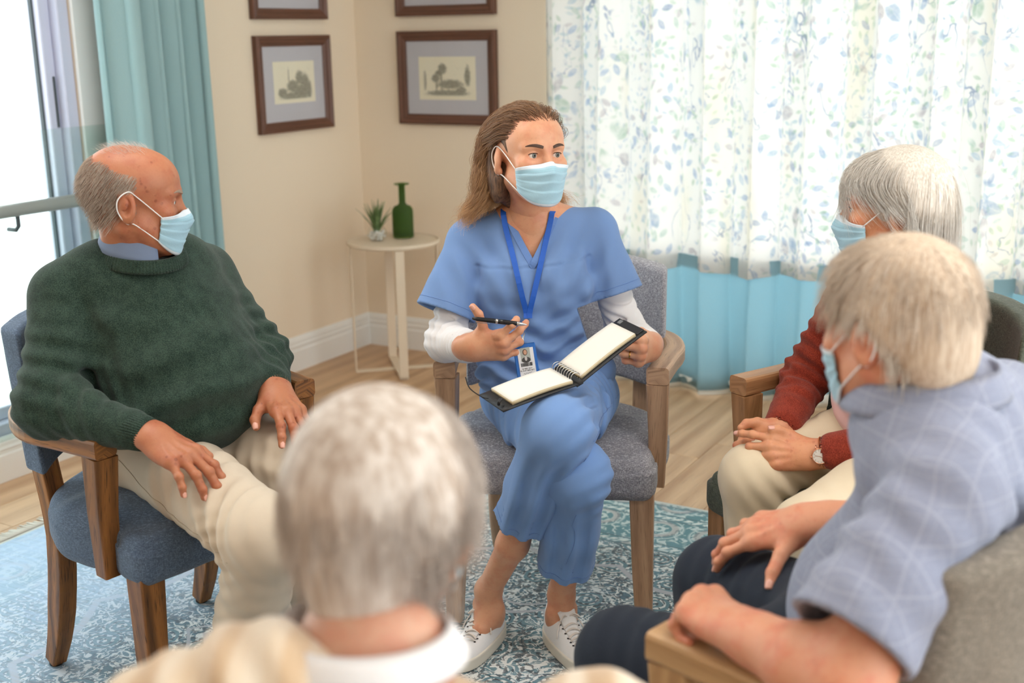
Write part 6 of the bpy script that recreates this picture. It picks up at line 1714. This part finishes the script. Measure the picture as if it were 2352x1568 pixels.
# wristwatch
wd = unit(weL - wwL); wc = wwL + wd * .030
wt = empty('wristwatch', wc, 'rose gold wristwatch on a brown strap at the cuff of the rust cardigan', 'watch')
n_ = unit(w_hL.Z * .95 - w_hL.Y * .45 + V(-.1, -.35, .1)); n_ = unit(n_ - wd * (n_ @ wd)); sdw = np.cross(n_, wd); Rw_ = np.stack([sdw, wd, n_], 1)
P = []
for t_ in np.linspace(0, 6.2832, 40): P.append(wc + (n_ * math.cos(t_) * .0240 + sdw * math.sin(t_) * .0285))
M['rose'] = plain('rose_gold', lin(226, 160, 128), .2, 1.0); M['strap'] = plain('tan_leather', lin(168, 92, 48), .55, bumpscale=300); M['dial'] = plain('white_dial', lin(226, 218, 210), .3)
MB().sweep(P, .0135, .0018, wd, .0005).build('strap', M['strap'], wt)
cc = wc + n_ * .0255
MB().lathe([(0, 0), (.0160, 0), (.0178, .002), (.0178, .0055), (.0162, .0072), (.0155, .0066), (.0155, .006), (0, .006)], cc, 36, Rw_).build('case', M['rose'], wt, True)
dl = MB().lathe([(.0154, .0060), (.0154, .0064), (0, .0064)], cc, 36, Rw_).build('dial', M['dial'], wt)
for k in range(12):
    a = k * math.pi / 6; c = cc + Rw_ @ V(.0128 * math.cos(a), .0128 * math.sin(a), .0066); Rk = np.stack([Rw_ @ V(math.cos(a), math.sin(a), 0), Rw_ @ V(-math.sin(a), math.cos(a), 0), n_], 1); MB().box(c, (.0016, .0003, .0002), Rk).build('hour_mark', M['rose'], dl)
for a, l_ in ((2.2, .008), (5.0, .011)):
    c = cc + Rw_ @ V(l_ * .5 * math.cos(a), l_ * .5 * math.sin(a), .0069); Rk = np.stack([Rw_ @ V(math.cos(a), math.sin(a), 0), Rw_ @ V(-math.sin(a), math.cos(a), 0), n_], 1); MB().box(c, (l_ / 2, .0004, .0002), Rk).build('watch_hand', M['rose'], dl)
for sg in (-1, 1):
    for xx in (-.006, .006): MB().tube([cc + Rw_ @ V(sg * .0150, xx, .003), cc + Rw_ @ V(sg * .0205, xx, .001), cc + Rw_ @ V(sg * .0225, xx, -.003)], .0014, 6).build('lug', M['rose'], wt, True)
MB().tube([cc + Rw_ @ V(0, -.0178, .0035), cc + Rw_ @ V(0, -.0210, .0035)], .0022, 8).build('crown', M['rose'], wt, True)
# straight grey bob
def bob(h, root, n, seed, test, d0f, lnf, grav, off, cols, rad, stiff=.72, K_=14, jit=.10, curl=0.0, body=None, name='hair_strands'):
    rt = scalp(h.S, n, test, seed); r = np.random.default_rng(seed + 1)
    nn = h.S.grad(rt); d0 = d0f(rt); d0 = d0 / (np.linalg.norm(d0, axis=1)[:, None] + 1e-9); d0 = d0 - nn * (d0 * nn).sum(1)[:, None] * .92
    Pg = grow(body or h.S, rt, d0, lnf(rt, r), K_, grav, stiff, r.uniform(off[0], off[1], n), jit, seed, curl)
    return strands(name, h.w(Pg.reshape(-1, 3)).reshape(Pg.shape), r.uniform(rad[0], rad[1], n), cols, root)
WC = np.array([.0, .062, .105])
def w_d0(rt):
    d = rt - WC; return d + np.array([0, 0, .03]) + 0
wcap = SDF(); wcap.ell((0, .022, .036), (.086, .101, .092), .02); wcap.ell((0, .075, -.02), (.070, .046, .065), .04)
for x in (-1, 1): wcap.ell((x * .066, .035, .010), (.024, .045, .045), .03)
wcap.ell((0, -.115, -.015), (.085, .062, .075), .008, 's'); wcap.ell((0, -.08, -.11), (.13, .13, .08), .01, 's')
for x in (-1, 1): wcap.ell((x * .088, .004, -.022), (.03, .026, .034), .008, 's')
Pc, Fc = wcap.mesh(.004)
whair = link_mesh('hair', wh.w(Pc), Fc, shell_mat('grey_hair_mass', lin(196, 184, 170), lin(226, 216, 204)), wom)
hm_w = hair_mat('silver_hair', lin(218, 207, 194), lin(240, 235, 228), .38, .36)
w_test = lambda p: (p[:, 2] > .040 - .9 * np.maximum(p[:, 1] + .055, 0)) & ((p[:, 1] > -.050) | (p[:, 2] > .070)) & (p[:, 2] > -.045) & ((np.abs(p[:, 0]) < .066) | (p[:, 1] > .034) | (p[:, 2] > .030))
gw = wh.R.T @ V(0, 0, -1)
def w_g(q):
    g = np.tile(gw.astype(np.float32), (len(q), 1)); g[:, 1] += np.where((q[:, 1] < .034) & (q[:, 2] < .060) & (q[:, 2] > -.035), 1.1, 0); return g
bob(wh, whair, 7000, 21, w_test, w_d0, lambda rt, r: np.clip(np.where(rt[:, 1] < -.02, rt[:, 2] - .050, np.where((rt[:, 1] < .040) & (np.abs(rt[:, 0]) > .012), rt[:, 2] - .004, rt[:, 2] + .070) + r.normal(0, .008, len(rt))) * 1.15 + .03, .03, .24), w_g, (.002, .011), hm_w, (.0003, .00055), .72, 15, .09)

# ------------------------------------------------------------------ man in the checked shirt, seen from behind
M['skin_m4'] = skin('ruddy_skin', lin(212, 148, 116), lin(206, 116, 88), .48, .2, .15)
mh = Head(V(0.5090, 1.5400, 1.1190), (-.53, .85, -.16), .98, 0)
mneck = V(.555, 1.545, 1.030); mh.neck(mneck, .056, .064)
m_f = unit(V(-.79, .61, 0)); m_l = unit(V(-.61, -.79, 0)); mR3 = np.stack([m_l, -m_f, UP], 1)
msL, msR = V(.535, 1.390, .940), V(.735, 1.720, .935)
meL, mwL = V(.385, 1.262, .752), V(.290, 1.412, .744)
meR, mwR = V(.715, 1.845, .700), V(.490, 1.885, .690)
m_hL = Hand(mwL, V(-.46, .85, .06), V(.05, -.05, 1), 'L', {'index': (52, 84, 50, 2), 'middle': (56, 86, 50, 0), 'ring': (58, 86, 50, -2), 'pinky': (60, 84, 46, -6)}, ((.020, .024, -.010), (.046, .040, -.026), (.066, .034, -.044), (.078, .016, -.052)), 1.0, 0)
m_hR = Hand(mwR, V(-.88, .36, -.30), V(-.22, -.30, .93), 'R', {'index': (14, 24, 14, 6), 'middle': (18, 28, 16, 0), 'ring': (20, 30, 16, -4), 'pinky': (20, 28, 14, -12)}, ((.020, .026, -.006), (.040, .060, -.008), (.052, .094, -.012), (.058, .122, -.020)), 1.02, 1)
forearm(m_hL.S, mwL, meL, m_hL.X, m_hL.Z, 1.02, .046); forearm(m_hR.S, mwR, meR, m_hR.X, m_hR.Z, 1.0, .044)
m_hL.S.chain([meL, msL + (meL - msL) * .4], [.046, .052], .03)
mpel = V(.475, 1.625, .585); mhR, mhL = V(.530, 1.700, .575), V(.420, 1.550, .575)
mkR, mkL = V(.375, 2.035, .512), V(.180, 1.800, .490); maR, maL = V(.330, 2.060, .10), V(.160, 1.830, .10)
mB = SDF(); inner_body(mB, [(V(.545, 1.595, .66), mneck + V(.02, 0, -.05), .10, .07), (msR, msL, .05, .05), (msR, meR, .045, .04), (msL, meL, .045, .04), (mhR, mkR, .07, .055), (mhL, mkL, .07, .055), (mkR, maR, .05, .035), (mkL, maL, .05, .035), (mhR, mhL, .08, .08)])
man4 = person('person', [mh.mesh(.0028), m_hL.S.mesh(.0022), m_hR.S.mesh(.0022), mB.mesh(.011)], M['skin_m4'], V(.445, 1.637, .0088), 'grey haired man in a checked short sleeved shirt, seen from behind')
add_eyes(mh, man4, (90, 84, 74), (0, -1, 0), False, plain('grey_brow_hair', lin(170, 154, 140), .8))
add_mask(mh, man4, 12); m_hR.nails(man4, M['nail'])
def check_mat():
    t = NT('grey_checked_linen'); o = t.mapping(t.coord(), (1, 1, 1), (0, 0, 0), (0, 0, RA(-52)))
    wv = t.node('VectorMath', operation='ADD'); t.link(o, wv.inputs[0]); sc = t.node('VectorMath', operation='MULTIPLY_ADD'); t.link(t.noise(o, 9, 2, .5, 0, True), sc.inputs[0]); sc.inputs[1].default_value = (.02, .02, .02); sc.inputs[2].default_value = (-.01, -.01, -.01); t.link(sc.outputs[0], wv.inputs[1])
    q = t.sep(wv.outputs[0]); nn = t.node('VectorRotate', rotation_type='Z_AXIS'); t.link(t.node('NewGeometry').outputs['Normal'], nn.inputs['Vector']); nn.inputs['Angle'].default_value = RA(-52); n = t.sep(nn.outputs[0])
    def lines(x, nx, per, w):
        f = t.math('ABSOLUTE', t.math('SUBTRACT', t.math('FRACT', t.math('MULTIPLY', x, 1 / per)), .5))
        return t.math('MULTIPLY', t.step(f, w, w * .4), t.step(t.math('ABSOLUTE', nx), .85, .6))
    l = None
    for k in range(3):
        a = t.math('MAXIMUM', lines(q[k], n[k], .042, .045), t.math('MULTIPLY', lines(t.math('ADD', q[k], .012), n[k], .042, .03), .6)); l = a if l is None else t.math('MAXIMUM', l, a)
    slub = t.noise(t.mapping(o, (500, 500, 60)), 1, 3, .7); sl2 = t.noise(t.mapping(o, (60, 60, 500)), 1, 3, .7)
    c = t.mix(t.math('MULTIPLY_ADD', slub, .5, t.math('MULTIPLY', sl2, .5)), lin(106, 110, 130), lin(158, 163, 184))
    c = t.mix(t.math('MULTIPLY', l, .22), c, lin(196, 196, 208))
    t.set(Base_Color=c, Roughness=.85); t.bsdf.inputs['Sheen Weight'].default_value = .15; t.bump(t.math('ADD', slub, sl2), .2, .0015); return t.m
M['check'] = check_mat()
X_ = SDF()
X_.ell(V(.615, 1.560, .850), (.185, .128, .165), .07, 'u', mR3); X_.ell(V(.545, 1.595, .690), (.180, .140, .140), .08, 'u', mR3)
X_.chain([msL, mneck + V(-.010, -.05, -.050), mneck + V(.01, .0, -.045), mneck + V(.055, .06, -.05), msR], [.072, .070, .078, .070, .072], .07)
shL = V(.395, 1.290, .795); shR = V(.722, 1.810, .790)
X_.chain([msL, shL + unit(shL - msL) * .03], [.066, .082], .03); X_.chain([msR, shR + unit(shR - msR) * .03], [.074, .078], .03)
for it in ((V(.50, 1.42, .86), V(.5, .5, .7), .06, .006, .12, 1), (V(.56, 1.40, .80), V(.3, -.3, 1), .07, .007, .14, 2), ((msL + shL) / 2, V(.6, .2, .5), .06, .005, .12, 3), (V(.64, 1.50, .92), V(.5, .6, .4), .07, .005, .14, 4), (V(.60, 1.45, .70), V(.2, -.2, 1), .06, .007, .14, 5)): X_.disp(folds(it[0], it[1], it[2], it[3], it[4], it[5]))
for s0, e0 in ((msL, shL), (msR, shR)):
    d = unit(e0 - s0); cdir = np.stack([unit(np.cross(d, V(0, 1, .1))), np.cross(d, unit(np.cross(d, V(0, 1, .1)))), d], 1)
    X_.hollow(e0, d, .05, .0115, .11); X_.box(e0 + d * .08, (.12, .12, .08), .001, .001, 's', cdir)
X_.rc(mneck + V(-.008, .006, .055), mneck + V(-.03, .025, .16), .066, .075, .01, 's')
shirt = sdf_obj('checked_shirt', X_, .0058, M['check'], man4)
collar('shirt_collar', V(.556, 1.530, 1.008), V(-.10, .08, 1), m_f, .090, .050, .30, .1, M['check'], man4, .003)
M['denim'] = cloth('dark_denim', lin(34, 40, 52), .12, 300, .2, .05)
Y_ = SDF(); Y_.chain([mhR, mkR], [.094, .078], .03); Y_.chain([mhL, mkL], [.094, .080], .03); Y_.chain([mkR, (mkR + maR) / 2, maR], [.077, .066, .058], .03); Y_.chain([mkL, (mkL + maL) / 2, maL], [.078, .068, .058], .03); Y_.ell(mpel, (.18, .125, .10), .05, 'u', mR3)
for it in ((mkR + V(.06, -.08, .03), V(.5, -.8, .2), .04, .005, .10, 1), (mkL + V(.06, -.05, .02), V(.8, -.6, .2), .04, .0025, .10, 2)): Y_.disp(folds(it[0], it[1], it[2], it[3], it[4], it[5]))
sdf_obj('jeans', Y_, .006, M['denim'], man4)
simple_shoe(V(.350, 2.015, .0088), V(.235, 2.250, .0088), M['tan_shoe'], M['sole'], man4); simple_shoe(V(.185, 1.775, .0088), V(.075, 2.010, .0088), M['tan_shoe'], M['sole'], man4)
mcap = SDF(); mcap.ell((0, .020, .036), (.081, .100, .088), .02); mcap.ell((0, .068, -.035), (.060, .044, .058), .04)
for x in (-1, 1): mcap.ell((x * .062, .020, .012), (.022, .040, .040), .03)
mcap.ell((0, -.115, -.01), (.10, .060, .080), .008, 's'); mcap.ell((0, -.08, -.11), (.13, .125, .085), .01, 's')
for x in (-1, 1): mcap.ell((x * .088, .004, -.020), (.03, .026, .040), .008, 's')
Pc, Fc = mcap.mesh(.0045)
mhair = link_mesh('hair', mh.w(Pc), Fc, shell_mat('sandy_grey_hair_mass', lin(184, 158, 134), lin(214, 194, 172)), man4)
m_test = lambda p: (p[:, 2] > .030 - .9 * np.maximum(p[:, 1] + .045, 0)) & (p[:, 1] > -.055) & (p[:, 2] > -.068) & ((np.abs(p[:, 0]) < .064) | (p[:, 1] > .036) | (p[:, 2] > .022))
gm = mh.R.T @ V(0, 0, -1)
bob(mh, mhair, 5200, 31, m_test, lambda rt: (rt - np.array([0, .04, .09])) * 1.0 + mh.S.grad(rt) * .05, lambda rt, r: r.uniform(.028, .052, len(rt)), gm, (.001, .010), hair_mat('sandy_grey_hair', lin(206, 180, 154), lin(234, 222, 208), .4, .36), (.0004, .0008), .75, 9, .13)

# ------------------------------------------------------------------ woman in the beige cardigan, nearest, seen from behind
M['skin_f'] = skin('fair_skin', lin(204, 156, 130), lin(198, 128, 104), .5, .1, .12)
fh = Head(V(-0.1260, 1.0800, 1.0580), (.28, .95, -.10), 1.0, 0, fem=True)
fneck = V(-.136, 1.010, .945); fh.neck(fneck, .046, .050)
fsL, fsR = V(-.300, .930, .905), V(.072, 1.000, .842)
feL, fwL = V(-.34, 1.02, .68), V(-.20, 1.22, .64); feR, fwR = V(.12, 1.10, .66), V(-.02, 1.26, .64)
f_hL = Hand(fwL, V(.4, .9, -.1), V(0, 0, 1), 'L', {k: (20, 30, 15, 0) for k in FL}, TH_REST, .92); f_hR = Hand(fwR, V(-.4, .9, -.1), V(0, 0, 1), 'R', {k: (20, 30, 15, 0) for k in FL}, TH_REST, .92)
forearm(f_hL.S, fwL, feL, f_hL.X, f_hL.Z, .86, .04); forearm(f_hR.S, fwR, feR, f_hR.X, f_hR.Z, .86, .04)
fpel = V(-.12, .98, .585); fhR, fhL = V(-.03, 1.04, .57), V(-.21, 1.04, .57); fkR, fkL = V(.0, 1.44, .54), V(-.24, 1.44, .54); faR, faL = V(.0, 1.46, .1), V(-.24, 1.46, .1)
fB = SDF(); inner_body(fB, [(fpel, fneck, .10, .07), (fsR, fsL, .04, .04), (fsR, feR, .04, .036), (fsL, feL, .04, .036), (fhR, fkR, .06, .05), (fhL, fkL, .06, .05), (fkR, faR, .05, .035), (fkL, faL, .05, .035), (fhR, fhL, .07, .07)])
fwom = person('person', [fh.mesh(.003), f_hL.S.mesh(.004), f_hR.S.mesh(.004), fB.mesh(.012)], M['skin_f'], V(-.12, .95, .0088), 'short white haired woman in a striped beige cardigan, seen from behind')
add_eyes(fh, fwom, (90, 84, 74), (0, -1, 0), False, None); add_mask(fh, fwom, 15)
def stripe_knit():
    t = NT('striped_beige_knit'); o = t.coord(); q = t.sep(o)
    x = t.math('ADD', q[0], t.math('MULTIPLY', t.noise(o, 6, 2), .03))
    s1 = t.step(t.math('SINE', t.math('MULTIPLY', x, 95)), -.2, .7); s2 = t.step(t.noise(t.comb(t.math('MULTIPLY', x, 30), 0.0, 0.0), 1, 2), .42, .6)
    c = t.mix(t.math('MULTIPLY', s1, .75), lin(216, 192, 164), lin(198, 164, 128)); c = t.mix(t.math('MULTIPLY', s2, .5), c, lin(232, 220, 204))
    t.set(Base_Color=c, Roughness=.95); t.bsdf.inputs['Sheen Weight'].default_value = .3; t.bump(t.noise(t.mapping(o, (300, 300, 120)), 1, 2), .4, .003); return t.m
M['beige_knit'] = stripe_knit()
Z_ = SDF(); Z_.chain([fsL, V(-.232, .950, .944), fneck + V(-.03, -.01, -.040), fneck + V(.030, -.01, -.092), V(-.020, .985, .836), fsR], [.070, .052, .062, .058, .050, .070], .04)
Z_.ell(V(-.13, .975, .735), (.185, .12, .17), .07); Z_.ell(V(-.12, .985, .64), (.18, .135, .13), .08)
Z_.chain([fsL, feL, fwL + (feL - fwL) * .1], [.070, .056, .042], .03); Z_.chain([fsR, feR, fwR + (feR - fwR) * .1], [.070, .056, .042], .03)
Z_.rc(fneck + V(0, .012, .012), fneck + V(0, .03, .14), .066, .075, .015, 's')
for it in ((V(-.25, .92, .97), V(1, .2, .3), .05, .006, .09, 1), (V(.03, .95, .90), V(1, -.1, -.3), .05, .005, .09, 2)): Z_.disp(folds(it[0], it[1], it[2], it[3], it[4], it[5]))
Z_.disp(lambda p: .003 * wob(p, 7, 4))
fcard = sdf_obj('cardigan', Z_, .006, M['beige_knit'], fwom)
collar('blouse_collar', fneck + V(-.008, -.008, -.006), V(.03, .10, 1), (.1, 1, 0), .078, .036, .25, .1, M['white_knit'], fwom, .004)
G_ = SDF(); G_.chain([fhR, fkR], [.088, .074], .03); G_.chain([fhL, fkL], [.088, .074], .03); G_.chain([fkR, faR], [.073, .06], .03); G_.chain([fkL, faL], [.073, .06], .03); G_.ell(fpel, (.17, .12, .10), .05)
sdf_obj('trousers', G_, .009, M['denim'], fwom)
simple_shoe(V(.0, 1.42, .0088), V(.02, 1.66, .0088), M['tan_shoe'], M['sole'], fwom, .038); simple_shoe(V(-.24, 1.42, .0088), V(-.26, 1.66, .0088), M['tan_shoe'], M['sole'], fwom, .038)
armchair('armchair', (-.12, .98, ZR), RA(180), weave('dove_grey_cloth', lin(120, 122, 126), lin(160, 162, 166), 650, .7, .3), CH_WOOD['pale'], 'armchair under the nearest woman in the striped beige cardigan')
fcap = SDF(); fcap.ell((0, .022, .036), (.083, .102, .090), .02); fcap.ell((0, .066, -.045), (.050, .044, .066), .04)
for x in (-1, 1): fcap.ell((x * .062, .026, .012), (.020, .040, .040), .03)
fcap.ell((0, -.115, -.01), (.10, .060, .080), .008, 's'); fcap.ell((0, -.08, -.12), (.13, .125, .085), .01, 's')
for x in (-1, 1): fcap.ell((x * .090, .000, -.024), (.03, .024, .040), .008, 's')
Pc, Fc = fcap.mesh(.0045)
fhair = link_mesh('hair', fh.w(Pc), Fc, shell_mat('white_brown_hair_mass', lin(172, 152, 136), lin(214, 202, 192), (90, 90, 14)), fwom)
f_test = lambda p: (np.abs(p[:, 0]) < .085 + .40 * np.minimum(p[:, 2] + .01, 0)) & (p[:, 2] > .030 - .9 * np.maximum(p[:, 1] + .045, 0)) & (p[:, 1] > -.055) & (p[:, 2] > -.122) & ((np.abs(p[:, 0]) < .064) | (p[:, 1] > .034) | (p[:, 2] > .022))
gf_ = fh.R.T @ V(0, 0, -1)
bob(fh, fhair, 6000, 41, f_test, lambda rt: (rt - np.array([.01, .05, .10])) * 1.0 + fh.S.grad(rt) * .03, lambda rt, r: r.uniform(.05, .10, len(rt)) * np.where(rt[:, 2] < -.03, .95, 1), gf_, (.001, .007), hair_mat('white_blonde_hair', lin(162, 138, 118), lin(230, 219, 210), .4, .5), (.0004, .0008), .76, 10, .10)
